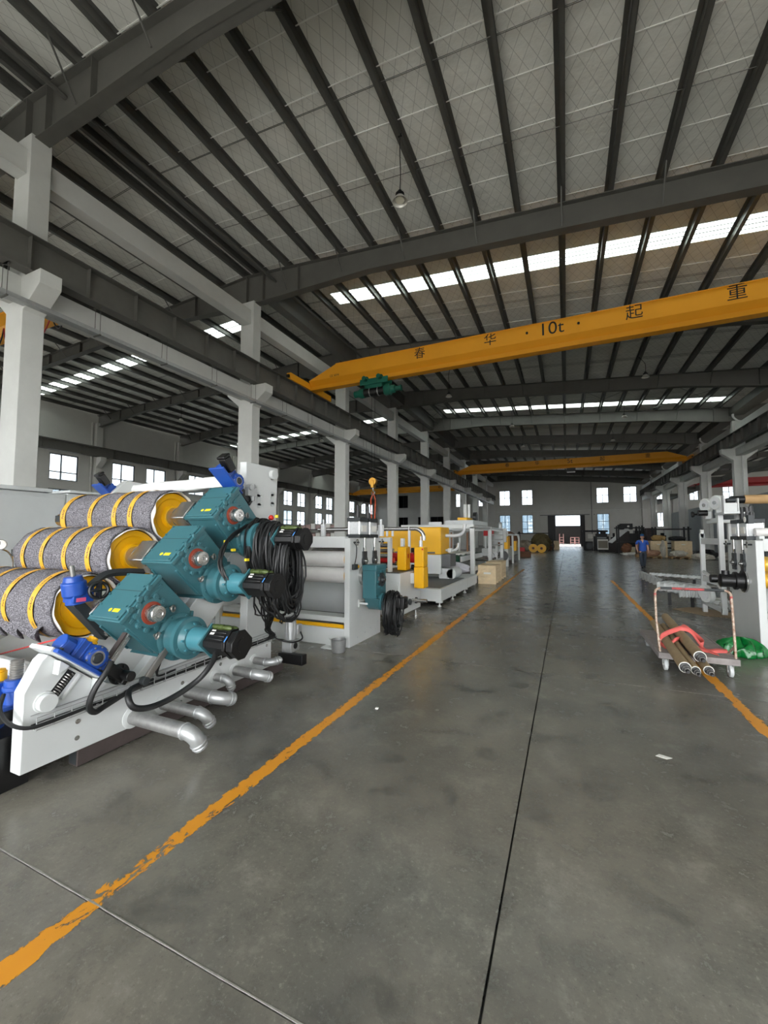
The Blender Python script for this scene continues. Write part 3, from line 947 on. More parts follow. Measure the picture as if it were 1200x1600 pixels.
MB().box(HX - .5, HX + .3, HY - .16, HY - .12, HZ - .35, HZ - .1).box(HX - .5, HX + .3, HY + .12, HY + .16, HZ - .35, HZ - .1).build('suspension', M_hgreen, ho, bevel=.006)
hk = thing('crane_hook', 'orange-brown hook block with two orange slings hanging behind the white roll press', 'hook', (HX - .2, HY, 2.6))
hx = HX - .2
MB().lathe((hx, HY - .1, 4.0), (0, 1, 0), [(0, .04), (0, .17), (.2, .17), (.2, .04)], 20).build('sheave', M_brass, hk)
MB().box(hx - .07, hx + .07, HY - .13, HY + .13, 3.72, 4.05).build('hook_block', M_brass, hk, bevel=.02)
MB().tube(spline([(hx, HY, 3.75), (hx, HY, 3.62), (hx + .09, HY, 3.52), (hx, HY, 3.42), (hx - .09, HY, 3.52)], 5), .03, 8).build('hook', M_steelb, hk)
for dx in (-.11, .11):
    MB().tube([(hx, HY, 3.5), (hx + dx, HY, 3.2), (hx + dx * .7, HY, 2.3), (hx + dx, HY, .9)], .022, 6).build('sling', mat('orange_sling', (220, 90, 50), .6), hk)
for dx in (-.08, .08):
    MB().cyl((hx + dx, HY, 4.05), (hx + dx, HY, HZ - .66), .008, n=5).build('wire_rope', M_cable, hk)
# ================================================================== THREE-ROLL STAND (near left)
M_teal = mat('teal_gearbox_paint', (60, 108, 116), .34, var=.06, scale=6)
M_teal2 = mat('light_teal_adapter', (66, 124, 136), .36)
M_bluep = mat('blue_gearbox_paint', (32, 76, 164), .32, var=.06, scale=9)
M_yel = mat('signal_yellow', (238, 178, 12), .4, var=.04, scale=5)
M_chrome = mat('machined_steel', (186, 186, 184), .26, .9)
M_steelb = mat('bright_bar_steel', (150, 148, 144), .35, .7, var=.15, scale=20)
M_seal2 = mat('red_brown_seal', (150, 62, 40), .55, var=.15, scale=40)
M_brass = mat('brass_fitting', (196, 146, 62), .3, .8, var=.1, scale=20)
M_hose = mat('black_rubber', (24, 25, 26), .5)
M_olive = mat('olive_connector', (70, 84, 40), .4, .2)
M_brown = mat('brown_primer_steel', (84, 74, 72), .6, .2, var=.2, scale=5)
M_paper = mat('white_wrap_paper', (232, 230, 224), .8)
M_stick = mat('yellow_sticker', (240, 214, 40), .5)
M_charc = mat('charcoal_bracket', (52, 56, 58), .45, .2)
M_cyan = mat('light_blue_label', (70, 140, 220), .5)
M_pink = mat('pink_label', (226, 90, 130), .5)

def felt():
    m = bpy.data.materials.new('grey_felt_wrap'); m.use_nodes = True
    nt = m.node_tree; b = nt.nodes['Principled BSDF']
    geo = nt.nodes.new('ShaderNodeNewGeometry')
    n = nt.nodes.new('ShaderNodeTexNoise'); n.inputs['Scale'].default_value = 95; n.inputs['Detail'].default_value = 3; n.inputs['Roughness'].default_value = .8
    nt.links.new(geo.outputs['Position'], n.inputs['Vector'])
    r = nt.nodes.new('ShaderNodeValToRGB')
    e = r.color_ramp.elements
    e[0].position = .36; e[0].color = srgb(66, 64, 68); e[1].position = .66; e[1].color = srgb(166, 164, 170)
    x = e.new(.5); x.color = srgb(108, 106, 111)
    nt.links.new(n.outputs[0], r.inputs[0]); nt.links.new(r.outputs[0], b.inputs['Base Color'])
    b.inputs['Roughness'].default_value = .95; b.inputs['Specular IOR Level'].default_value = .1
    bp = nt.nodes.new('ShaderNodeBump'); bp.inputs['Strength'].default_value = .5; bp.inputs['Distance'].default_value = .004
    nt.links.new(n.outputs[0], bp.inputs['Height']); nt.links.new(bp.outputs[0], b.inputs['Normal'])
    return m
M_felt = felt()

def tape_mat():
    """yellow tape with a broken line of black print running round it"""
    m = bpy.data.materials.new('printed_yellow_tape'); m.use_nodes = True
    nt = m.node_tree; b = nt.nodes['Principled BSDF']
    uv = nt.nodes.new('ShaderNodeTexCoord')
    sp = nt.nodes.new('ShaderNodeSeparateXYZ'); nt.links.new(uv.outputs['UV'], sp.inputs[0])
    def mth(op, a, v):
        n = nt.nodes.new('ShaderNodeMath'); n.operation = op; nt.links.new(a, n.inputs[0])
        if hasattr(v, 'node'): nt.links.new(v, n.inputs[1])
        else: n.inputs[1].default_value = v
        return n.outputs[0]
    band = mth('LESS_THAN', mth('ABSOLUTE', mth('SUBTRACT', sp.outputs[1], .5), 0), .2)
    word = mth('LESS_THAN', mth('FRACT', mth('MULTIPLY', sp.outputs[0], 9), 0), .55)
    nz = nt.nodes.new('ShaderNodeTexNoise'); nz.inputs['Scale'].default_value = 1.0; nz.inputs['Detail'].default_value = 2
    mp = nt.nodes.new('ShaderNodeMapping'); mp.inputs['Scale'].default_value = (220, 6, 1)
    nt.links.new(uv.outputs['UV'], mp.inputs[0]); nt.links.new(mp.outputs[0], nz.inputs['Vector'])
    ink = mth('MULTIPLY', mth('MULTIPLY', band, word), mth('GREATER_THAN', nz.outputs[0], .5))
    x = nt.nodes.new('ShaderNodeMix'); x.data_type = 'RGBA'
    x.inputs[6].default_value = srgb(226, 172, 58); x.inputs[7].default_value = srgb(60, 48, 24)
    nt.links.new(ink, x.inputs[0]); nt.links.new(x.outputs[2], b.inputs['Base Color'])
    b.inputs['Roughness'].default_value = .4
    return m
M_tape = tape_mat()

S2 = math.sqrt(.5)
MX = -3.1                                             # outer face of the side plate
m1 = thing('roll_stand', 'white three-roll machine stand with felt-wrapped rollers and teal gearboxes beside the yellow line', 'machine', (-4.4, 2.6, 0))

# ---- side frames
def side_frame(x0, x1, front):
    m = MB()
    m.prism([(1.46, .13), (3.80, .13), (3.80, .47), (2.55, .50), (2.05, .50), (1.90, .56), (1.585, .83), (1.55, .80), (1.46, .62)], 'x', x0, x1)
    zt = 2.40 if front else 1.9
    m.prism([(1.92, .45), (2.62, .45), (3.42, 1.30), (3.84, 1.35), (3.88, zt), (3.36, zt), (3.36, 1.60), (2.2, .50)], 'x', x0 + .008, x1 - .008)
    m.prism([(3.40, .40), (3.82, .40), (3.84, 1.45), (3.42, 1.45)], 'x', x0 + .004, x1 - .004)
    return m.build('side_frame', M_white, m1, bevel=.006)
side_frame(MX - .11, MX, True)
side_frame(-5.95, -5.84, False)
# welded seat under the front blue gearbox, slot with spring, round plug
def slab45(y, z, L, t, x0, x1, ang):
    """thin bar in the YZ plane: centre, length, thickness, angle"""
    c, s_ = math.cos(ang), math.sin(ang)
    return [(y + c * L / 2 - s_ * t / 2, z + s_ * L / 2 + c * t / 2), (y - c * L / 2 - s_ * t / 2, z - s_ * L / 2 + c * t / 2),
            (y - c * L / 2 + s_ * t / 2, z - s_ * L / 2 - c * t / 2), (y + c * L / 2 + s_ * t / 2, z + s_ * L / 2 - c * t / 2)]
A45 = math.radians(-40)
MB().prism(slab45(1.735, .735, .46, .03, 0, 0, A45), 'x', MX - .16, MX + .085).build('gearbox_seat', M_white, m1, bevel=.004)
for (y, z) in ((1.62, .79), (1.865, .60)):
    MB().prism([(y, z), (y + .06, z - .05), (y - .01, z - .09)], 'x', MX, MX + .07).build('gusset', M_white, m1, bevel=.003)
MB().prism(slab45(1.672, .615, .18, .066, 0, 0, math.radians(50)), 'x', MX - .02, MX + .0015).build('slot', M_black, m1)
sp = []
for i in range(97):
    t = i / 96; a = t * 2 * PI * 9
    cy, cz = 1.625 + .095 * t, .56 + .113 * t
    sp.append((MX - .0 + .02 * math.cos(a), cy - .02 * math.sin(a) * .76, cz + .02 * math.sin(a) * .64))
MB().tube(sp, .0045, 5).build('spring', M_steelb, m1)
MB().prism(slab45(1.722, .585, .17, .018, 0, 0, math.radians(50)), 'x', MX, MX + .02).build('slot_rim', M_white, m1, bevel=.003)
MB().cyl((MX - .02, 1.575, .535), (MX + .012, 1.575, .535), .064, n=28).cyl((MX, 1.575, .535), (MX + .055, 1.575, .535), .055, n=28).build('plug', M_white, m1, bevel=.003)
for (y, z) in ((1.78, .33), (1.78, .22), (2.62, .32), (2.62, .18), (3.05, .36), (3.72, .38), (3.4, .37), (3.25, .40)):
    MB().cyl((MX, y, z), (MX + .004, y, z), .016, n=14).cyl((MX + .003, y, z), (MX + .005, y, z), .011, n=12).build('bolt', M_chrome, m1)
# rear upright: stub shaft, slots
MB().cyl((MX, 3.76, 2.31), (MX + .05, 3.76, 2.31), .055, n=24).build('stub_shaft', M_white, m1, bevel=.004)
for (y, z) in ((3.775, 2.03), (3.55, 2.0)):
    MB().cyl((MX, y, z + .06), (MX + .002, y, z + .06), .028, n=16).cyl((MX, y, z - .06), (MX + .002, y, z - .06), .028, n=16).box(MX, MX + .002, y - .028, y + .028, z - .06, z + .06).build('slot', M_white2, m1)
# guide rails beside the gearbox seat and steel link parts
MB().prism(slab45(2.02, .72, .34, .03, 0, 0, math.radians(52)), 'x', MX, MX + .03).build('guide_rail', M_chrome, m1, bevel=.003)
MB().prism(slab45(1.985, .75, .30, .012, 0, 0, math.radians(52)), 'x', MX, MX + .045).build('guide_rail', M_brown, m1)

# ---- skid rails under the machine
for x in (MX - .12, -5.9):
    MB().box(x, x + .1, 1.80, 4.05, .012, .13).build('skid_rail', M_brown, m1, bevel=.004)
    MB().box(x + .012, x + .088, 1.797, 1.803, .024, .118).build('skid_mouth', M_charc, m1)
for y in (1.95, 2.95, 3.95):
    MB().box(-5.8, MX - .12, y, y + .1, .04, .13).build('cross_tube', M_brown, m1, smooth=False)

# ---- the three rollers, wrapped in felt and taped
HUBS = [(2.22, 1.0), (2.635, 1.405), (3.055, 1.805)]
RX0, RX1 = -5.30, -3.80
def uv_ring(me, n, rows):
    uvl = me.uv_layers.new(name='uv')
    for p in me.polygons:
        for li in p.loop_indices:
            vi = me.loops[li].vertex_index
            k, i = divmod(vi, n + 1)
            uvl.data[li].uv = (i / n, k / (rows - 1))
def band(x, w, R, cy, cz, tilt=0.0, n=64, a0=0.0, span=2 * PI, dr=0.0):
    vs = []; fs = []
    for k in range(2):
        for i in range(n + 1):
            a = a0 + span * i / n
            xx = x + (k - .5) * w + tilt * math.cos(a)
            vs.append((xx, cy + (R + dr * math.sin(7 * a)) * math.cos(a), cz + (R + dr * math.sin(7 * a)) * math.sin(a)))
    for i in range(n):
        fs.append((i, i + 1, n + 1 + i + 1, n + 1 + i))
    mb = MB(); mb.add(vs, fs)
    me = mb.mesh('tape', M_tape)
    uv_ring(me, n, 2)
    return me
rg = random.Random(11)
for k, (cy, cz) in enumerate(HUBS):
    R = .283
    # felt sleeve with slightly uneven, open ends
    def fn(u, v, cy=cy, cz=cz, k=k):
        a = 2 * PI * u
        e0 = .014 * math.sin(3 * a + k) + .01 * math.sin(8 * a); e1 = .016 * math.sin(2 * a + 1 + k) + .008 * math.sin(9 * a + k)
        x = RX0 + e0 + (RX1 + e1 - RX0 - e0) * v
        r = R + .004 * math.sin(5 * a + 9 * v) + .003 * math.sin(11 * a - 20 * v + k)
        return (x, cy + r * math.cos(a), cz + r * math.sin(a))
    roll = MB().grid(fn, 72, 26, closed_u=True).build('roller', M_felt, m1, solid=.014, fix=True)
    roll['label'] = ('lowest roller wrapped in grey felt', 'middle roller wrapped in grey felt', 'topmost roller wrapped in grey felt')[k]
    # white paper edge, yellow end disc with stepped rim, journal
    def pf(u, v, cy=cy, cz=cz, k=k):
        a = 2 * PI * u
        x = RX1 - .05 + (.075 + .02 * math.sin(4 * a + k) + .012 * math.sin(9 * a)) * v
        r = R - .018
        return (x, cy + r * math.cos(a), cz + r * math.sin(a))
    MB().grid(pf, 48, 3, closed_u=True).build('paper_liner', M_paper, roll, solid=.004)
    MB().lathe((RX1 - .16, cy, cz), (1, 0, 0), [(0, .02), (0, .252), (.13, .252), (.135, .246), (.135, .2), (.12, .185), (.12, .125), (.16, .115), (.16, .1)], 48).build('end_disc', M_yel, roll)
    MB().lathe((RX1 - .02, cy, cz), (1, 0, 0), [(0, .1), (.10, .1), (.11, .085), (.40, .085), (.42, .07), (.50, .07)], 28).build('journal', M_chrome, roll)
    MB().lathe((RX0 + .1, cy, cz), (-1, 0, 0), [(0, .02), (0, .25), (.06, .25), (.07, .1), (.14, .09)], 32).build('end_disc', M_yel, roll)
    # rotary joint at the far end
    MB().lathe((RX0 - .02, cy, cz), (-1, 0, 0), [(0, .07), (.18, .07), (.19, .095), (.36, .095), (.38, .08), (.50, .08), (.52, .05)], 20).build('rotary_joint', M_brass, roll)
    MB().box(RX0 - .44, RX0 - .3, cy - .12, cy + .12, cz - .03, cz + .05).build('joint_block', M_charc, roll, bevel=.006)
    # bearing block beside the gearbox
    MB().prism([(cy - .17, cz - .02), (cy - .02, cz + .16), (cy + .12, cz + .05), (cy + .02, cz - .16)], 'x', RX1 + .12, RX1 + .32).build('bearing_block', M_chrome, roll, bevel=.012)
    for (tx, tw) in (([(-5.14, .05), (-4.82, .05), (-4.45, .055), (-4.05, .06)], [(-5.12, .05), (-4.78, .05), (-4.42, .052), (-4.04, .055)], [(-5.24, .075), (-4.74, .055), (-4.36, .055), (-4.1, .055)])[k]):
        link('tape', band(tx, tw * 1.2, R + .0165, cy, cz, rg.uniform(-.02, .02)), roll)
    if k == 0:
        # loose felt hanging in scallops under the lowest roller
        def sk(u, v, cy=cy, cz=cz):
            x = -5.55 + 1.62 * u
            s_ = abs(math.sin(u * PI * 6.0))
            drop = v * (.03 + .13 * s_)
            a = math.radians(205) + math.radians(30) * u * 0
            return (x, cy - .255 - .02 * math.sin(u * 40) * v - .035 * v * math.cos(u * PI * 12), cz - .13 - drop)
        MB().grid(sk, 90, 6).build('loose_felt', M_felt, roll, solid=.008)

# ---- teal shaft gearboxes with flanged motors
def gearbox(k, motor=True):
    hy, hz = HUBS[k]
    FX = -3.0
    M = Matrix(((0, 0, 1, FX), (S2, S2, 0, hy), (-S2, S2, 0, hz), (0, 0, 0, 1)))     # local u (down the slope), v (up), w (towards the aisle)
    m = MB()
    u0, u1, v0, v1, d = -.155, .345, -.185, .245, -.36
    ch = .035
    m.prism([(u0, v0), (u1 - .06, v0), (u1, v0 + .06), (u1, v1 - .06), (u1 - .06, v1), (u0, v1)], 'z', d, 0)
    m.prism([(u0 - .002, v0 - .012), (u0 + .03, v0 - .012), (u0 + .03, v1 + .012), (u0 - .002, v1 + .012)], 'z', d - .01, .012)       # cover rim
    m.prism([(u1 - .02, v0 - .01), (u1 + .012, v0 + .03), (u1 + .012, v1 - .03), (u1 - .02, v1 + .01)], 'z', d - .004, .006)
    m.box(u0 + .1, u1 - .08, v0 - .014, v0 + .004, d + .02, d + .04).box(u0 + .1, u1 - .08, v0 - .014, v0 + .004, -.04, -.02)   # ribs on the underside
    m.box(u0 + .06, u0 + .085, v0 + .03, v1 - .03, 0, .008)
    g = m.xform(M).build('gearbox', M_teal, m1, bevel=.008)
    g['label'] = ('teal gearbox nearest the floor', 'teal gearbox in the middle of the slope', 'teal gearbox at the top of the slope')[k]
    def sub(mb, name, mt, bev=0): return mb.xform(M).build(name, mt, g, bevel=bev)
    # end cover with its bolts
    sub(MB().box(u0 - .018, u0 - .002, v0 + .002, v1 - .002, d + .012, -.01), 'cover', M_teal, .005)
    sub(MB().box(u0 - .0185, u0 - .017, v0 + .258, v0 + .262, d + .012, -.01), 'cover_seam', M_charc)
    for vv in (v0 + .02, v0 + .115, v0 + .21, v0 + .305, v0 + .41):
        for ww in (d + .03, -.03):
            sub(MB().cyl((u0 - .018, vv, ww), (u0 - .028, vv, ww), .009, n=8), 'bolt', M_teal)
    for vv in (v0 + .1, v0 + .2, v0 + .31):
        sub(MB().cyl((u0 - .0, vv, -.004), (u0 + .0, vv, .02), .022, n=12), 'bolt_lug', M_teal, .003)
    sub(MB().box(u0 - .0195, u0 - .018, v0 + .06, v0 + .09, -.14, -.07), 'sticker', M_stick)
    sub(MB().cyl((u0 - .018, v0 + .075, -.175), (u0 - .0195, v0 + .075, -.175), .016, n=14), 'sticker', M_stick)
    # hub boss with bolt lugs, seal, shaft end
    bo = MB().cyl((0, 0, -.01), (0, 0, .02), .118, n=40)
    for i in range(10):
        a = 2 * PI * i / 10 + .2
        bo.cyl((.128 * math.cos(a), .128 * math.sin(a), -.005), (.128 * math.cos(a), .128 * math.sin(a), .022), .024, n=12)
    sub(bo, 'hub_boss', M_teal, .003)
    for i in range(10):
        a = 2 * PI * i / 10 + .2
        sub(MB().cyl((.13 * math.cos(a), .13 * math.sin(a), .02), (.13 * math.cos(a), .13 * math.sin(a), .028), .010, n=8), 'bolt', M_teal)
    sub(MB().lathe((0, 0, .018), (0, 0, 1), [(0, .07), (0, .09), (.008, .088), (.010, .06)], 36), 'shaft_seal', M_seal2)
    sub(MB().lathe((0, 0, .02), (0, 0, 1), [(0, .066), (.035, .066), (.037, .058), (.043, .058), (.045, .064), (.075, .064), (.082, .058), (.083, .034), (.078, .03), (.078, .012), (.07, .01)], 32), 'shaft_end', M_chrome)
    # lifting eyes
    for (uu, vv, tilt) in ((.12, .13, 0), (.16, -.10, 1)):
        e = MB().ring((uu, vv, .035), (1, .4, .3) if tilt else (.2, .3, 1), .024, .008, 18, 7).cyl((uu, vv, 0), (uu, vv, .012), .014, n=10)
        sub(e, 'lifting_eye', M_steelb)
    # input flange, bell and adapter
    fu, fv = .345, .015
    fl = MB().lathe((fu, fv, -.03), (0, 0, 1), [(0, .19), (.045, .195), (.05, .19), (.055, .155), (.085, .142), (.15, .135), (.152, .17), (.19, .17), (.194, .135), (.215, .12), (.235, .105), (.238, .09), (.25, .09)], 44)
    sub(fl, 'input_flange', M_teal)
    for i in range(8):
        a = 2 * PI * i / 8 + .4
        sub(MB().cyl((fu + .172 * math.cos(a), fv + .172 * math.sin(a), .015), (fu + .172 * math.cos(a), fv + .172 * math.sin(a), .03), .013, n=8), 'bolt', M_teal)
    sub(MB().box(fu - .055, fu - .03, fv - .15, fv + .15, .12, .165), 'bell_rib', M_teal, .004)
    for i in range(8):
        a = 2 * PI * i / 8
        sub(MB().cyl((fu + .113 * math.cos(a), fv + .113 * math.sin(a), .18), (fu + .113 * math.cos(a), fv + .113 * math.sin(a), .205), .010, n=8), 'bolt', M_teal2)
    sub(MB().lathe((fu, fv, .21), (0, 0, 1), [(0, .096), (.17, .09), (.175, .085)], 32), 'adapter', M_teal2)
    sub(MB().box(fu - .098, fu + .098, fv - .098, fv + .098, .375, .392), 'motor_flange', M_teal, .003)
    oc = lambda r, c: [(fu - r + c, fv - r), (fu + r - c, fv - r), (fu + r, fv - r + c), (fu + r, fv + r - c), (fu + r - c, fv + r), (fu - r + c, fv + r), (fu - r, fv + r - c), (fu - r, fv - r + c)]
    mo = MB().prism(oc(.084, .03), 'z', .392, .60)
    for i in range(3):
        mo.box(fu - .09, fu + .09, fv - .035 + i * .03, fv - .022 + i * .03, .42, .58)
    mo2 = sub(mo, 'motor', M_black, .006)
    sub(MB().prism(oc(.1, .045), 'z', .60, .63).prism(oc(.092, .045), 'z', .63, .685).prism(oc(.1, .045), 'z', .685, .705), 'motor_end', M_black, .005)
    sub(MB().cyl((fu, fv, .705), (fu, fv, .712), .055, n=20), 'encoder_cap', M_black)
    # round connectors on the motor
    for j, ww in enumerate((.43, .55)):
        uu, vv = fu - .05, fv + .075
        cu_, cv_ = fu - .078 + .034 * j, fv + .082 + .018 * j
        w0 = .40 + .02 * j
        sub(MB().lathe((cu_, cv_, w0), (0, 0, 1), [(0, .014), (.01, .022), (.045, .022), (.05, .017), (.065, .017), (.07, .024), (.11, .024), (.115, .018), (.14, .018), (.145, .023), (.18, .021), (.2, .012)], 14), 'plug_connector', M_olive)
        p = spline([(cu_, cv_, w0 + .01), (cu_ + .0, cv_ + .01, w0 - .03), (cu_ + .03, cv_ - .02, w0 - .06), (cu_ + .10, cv_ - .05, w0 - .03)], 5)
        sub(MB().tube(p, .011, 7), 'plug_cable', M_hose)
    sub(MB().box(fu - .1005, fu - .099, fv - .05, fv + .0, .615, .625), 'blue_label', M_cyan)
    sub(MB().box(fu - .0855, fu - .084, fv + .0, fv + .05, .42, .46), 'white_label', M_paper)
    return g
for k in range(3): gearbox(k)

# steel torque arm from the lowest gearbox to the black flange
MB().prism(slab45(2.27, .595, .26, .05, 0, 0, math.radians(48)), 'x', -2.99, -2.965).build('torque_arm', M_steelb, m1, bevel=.004)
MB().cyl((MX, 2.05, .57), (MX + .02, 2.05, .57), .075, n=28).cyl((MX, 2.05, .57), (-2.95, 2.05, .57), .036, n=20).build('arm_bracket', M_black, m1, bevel=.003)
for i in range(6):
    a = i * PI / 3
    MB().cyl((MX + .02, 2.05 + .055 * math.cos(a), .57 + .055 * math.sin(a)), (MX + .03, 2.05 + .055 * math.cos(a), .57 + .055 * math.sin(a)), .009, n=8).build('bolt', M_charc, m1)
MB().cyl((-2.99, 2.165, .50), (-2.94, 2.165, .50), .03, n=16).build('pivot_pin', M_charc, m1, bevel=.002)

# ---- blue worm drives
def worm(cx, cy, cz, ang, name_label, motor_dir, big=1.0, yellow=True):
    """block with base flange, round bearing cover towards the aisle, servo motor along motor_dir (+1 / -1 along the slope)"""
    c, s_ = math.cos(ang), math.sin(ang)
    M = Matrix(((0, 0, 1, cx), (c, -s_, 0, cy), (s_, c, 0, cz), (0, 0, 0, 1)))
    B = big
    m = MB().box(-.2 * B, .2 * B, -.075 * B, -.05 * B, -.12 * B, .09 * B)
    m.box(-.09 * B, .12 * B, -.05 * B, .075 * B, -.1 * B, .055 * B).box(-.16 * B, -.09 * B, -.05 * B, .03 * B, -.08 * B, .04 * B)
    m.cyl((-.17 * B, -.0, -.02), (.1 * B, -.0, -.02), .06 * B, n=18)
    for i in range(5): m.box(-.08 * B + i * .045 * B, -.065 * B + i * .045 * B, -.05 * B, .08 * B, -.09 * B, .06 * B)
    g = m.xform(M).build('worm_drive', M_bluep, m1, bevel=.006)
    g['label'] = name_label
    def sub(mb, name, mt, bev=0): return mb.xform(M).build(name, mt, g, bevel=bev)
    sub(MB().lathe((.07 * B, .01, .05 * B), (0, 0, 1), [(0, .085 * B), (.02, .08 * B), (.03, .07 * B), (.032, .05 * B), (.026, .046 * B)], 28), 'bearing_cover', M_bluep)
    sub(MB().annulus((.07 * B, .01, .074 * B), (0, 0, 1), .062 * B, .038 * B, .006, 28), 'bearing_ring', M_steelb)
    sub(MB().lathe((.07 * B, .01, .05 * B), (0, 0, 1), [(0, .036 * B), (.03, .036 * B), (.036, .03 * B), (.037, .01)], 22), 'shaft_end', M_charc)
    for i in range(10):
        a = i * PI / 5
        sub(MB().cyl((.07 * B + .073 * B * math.cos(a), .01 + .073 * B * math.sin(a), .07 * B), (.07 * B + .073 * B * math.cos(a), .01 + .073 * B * math.sin(a), .082 * B), .006 * B, n=6), 'bolt', M_steelb)
    if yellow:
        sub(MB().cyl((.0, .075 * B, -.0), (.0, .10 * B, -.0), .042 * B, n=20).cyl((.0, .1 * B, -.0), (.0, .12 * B, -.0), .032 * B, n=20), 'filler_cap', M_yel, .003)
    for i in (-.17, .17):
        for w in (-.09, .06):
            sub(MB().cyl((i * B, -.05 * B, w * B), (i * B, -.035 * B, w * B), .014 * B, n=6), 'bolt', M_charc)
    sub(MB().box(-.15 * B, -.10 * B, .0305 * B, .032 * B, -.03 * B, .02 * B), 'pink_label', M_pink)
    d = motor_dir
    sub(MB().box(min(d * .12 * B, d * .2 * B), max(d * .12 * B, d * .2 * B), -.05 * B, .05 * B, -.07 * B, .04 * B), 'motor_flange', M_bluep, .005)
    sub(MB().box(min(d * .2 * B, d * .38 * B), max(d * .2 * B, d * .38 * B), -.042 * B, .042 * B, -.06 * B, .03 * B), 'servo_motor', M_black, .008)
    sub(MB().box(min(d * .38 * B, d * .42 * B), max(d * .38 * B, d * .42 * B), -.046 * B, .046 * B, -.065 * B, .035 * B), 'motor_end', M_black, .008)
    return g
worm(-3.06, 1.765, .795, A45, 'blue worm drive with yellow cap on the low slanted seat', 1)
worm(-3.12, 3.14, 2.20, math.radians(-40), 'blue worm drive with black motor on top of the near frame', 1, .9, False)
worm(-5.84, 3.66, 2.23, math.radians(-40), 'blue worm drive on the far frame behind the top roller', 1, 1.0, False)
# black motors that stand up out of the two upper drives
for (x, y, z) in ((-3.07, 3.11, 2.24), (-5.8, 3.58, 2.30)):
    M = Matrix.Translation((x, y, z)) @ Matrix.Rotation(math.radians(38), 4, 'X')
    MB().box(-.045, .045, -.045, .045, .02, .17).box(-.05, .05, -.05, .05, .17, .2).xform(M).build('servo_motor', M_black, m1, bevel=.01)
# clamps beside the top drive
MB().cyl((MX, 3.36, 2.12), (MX + .07, 3.36, 2.12), .03, n=10).box(MX, MX + .05, 3.33, 3.46, 2.03, 2.11).cyl((MX + .03, 3.42, 2.16), (MX + .03, 3.42, 1.98), .02, n=8).build('clamp_screw', M_galv, m1)

# ---- black L-bracket with hand-wheel drive in front of the lowest roller
ph = MB()
ph.prism([(1.94, 1.06), (2.0, 1.11), (2.26, .80), (2.20, .74)], 'x', -3.62, -3.5)
ph.build('drive_bracket', M_charc, m1, bevel=.006)
pb = spline([(-3.56, 1.97, 1.07), (-3.56, 2.1, 1.20), (-3.56, 2.22, 1.28), (-3.56, 2.4, 1.285), (-3.56, 2.55, 1.27)], 5)
MB().tube(pb, .032, 4).build('drive_arm', M_charc, m1)
hd = MB().lathe((-3.55, 1.99, 1.07), (0, -.15, 1), [(0, .07), (.06, .07), (.07, .085), (.17, .085), (.18, .07), (.22, .06)], 20).box(-3.62, -3.48, 1.93, 2.08, 1.08, 1.2)
hd = hd.build('wheel_drive', M_bluep, m1, bevel=.006); hd['label'] = 'blue hand-wheel drive in front of the lowest roller'
MB().cyl((-3.55, 1.96, 1.28), (-3.55, 1.945, 1.37), .018, n=12).build('spindle', M_steelb, hd)
MB().ring((-3.42, 2.08, 1.17), (.75, -.3, .1), .062, .014, 28, 8).cyl((-3.45, 2.08, 1.17), (-3.40, 2.07, 1.17), .02, n=12).build('hand_wheel', M_black, hd)
MB().box(-3.45, -3.39, 2.02, 2.14, 1.164, 1.176).box(-3.45, -3.39, 2.074, 2.086, 1.11, 1.23).build('wheel_spoke', M_black, hd)
MB().box(-3.482, -3.478, 1.95, 2.02, 1.09, 1.12).build('pink_label', M_pink, hd)
for i in range(5):
    MB().cyl((-3.5 + .02 * i, 2.2 - .01 * i, .80 + .02 * i), (-3.44 + .02 * i, 2.2 - .01 * i, .80 + .02 * i), .024, n=10).build('fitting', M_chrome, m1)
for i in range(6):
    MB().cyl((-3.52, 2.12 + .035 * i, 1.02 + .03 * i), (-3.44, 2.12 + .035 * i, 1.02 + .03 * i), .016 + .004 * (i % 2), n=10).build('chain_link', M_charc, m1)

# ---- top cross beam wrapped in film, far bracket plate
def wrap(u, v):
    x = -5.75 + (2.35) * u
    a = 2 * PI * v
    k = .02 * math.sin(14 * u + 2 * a) * math.sin(3 * a)
    y = 4.0 + (.13 + k) * math.copysign(min(1, abs(math.cos(a)) * 1.3), math.cos(a)); z = 2.27 + .03 * u + (.075 + k * .5) * math.copysign(min(1, abs(math.sin(a)) * 1.3), math.sin(a))
    return (x, y, z)
MB().grid(lambda u, v: wrap(v, u), 28, 60, closed_u=True).build('cross_beam', mat('white_film', (226, 228, 226), .3, bump=.6, bscale=14), m1, fix=True)
mp = MB().prism([(3.5, 2.0), (4.25, 2.0), (4.25, 2.36), (3.82, 2.40), (3.6, 2.2)], 'x', -5.84, -5.72)
mp.build('bracket_plate', M_white, m1, bevel=.008)
MB().cyl((-5.72, 4.1, 2.32), (-5.69, 4.1, 2.32), .025, n=10).cyl((-5.72, 4.1, 2.2), (-5.69, 4.1, 2.2), .025, n=10).build('bolt', M_black, m1)

# ---- catch tray under the rollers
def trayf(u, v):
    x = -5.75 + 2.5 * u
    t = v
    return (x, 1.62 + 1.5 * t, .78 - .34 * math.sin(PI * min(1, t * 1.15)) + .05 * t - .05)
MB().grid(trayf, 4, 20).build('catch_tray', M_white, m1, solid=.01)
MB().box(-5.8, -3.25, 1.58, 1.63, .30, .74).build('tray_front', M_white2, m1, bevel=.006)

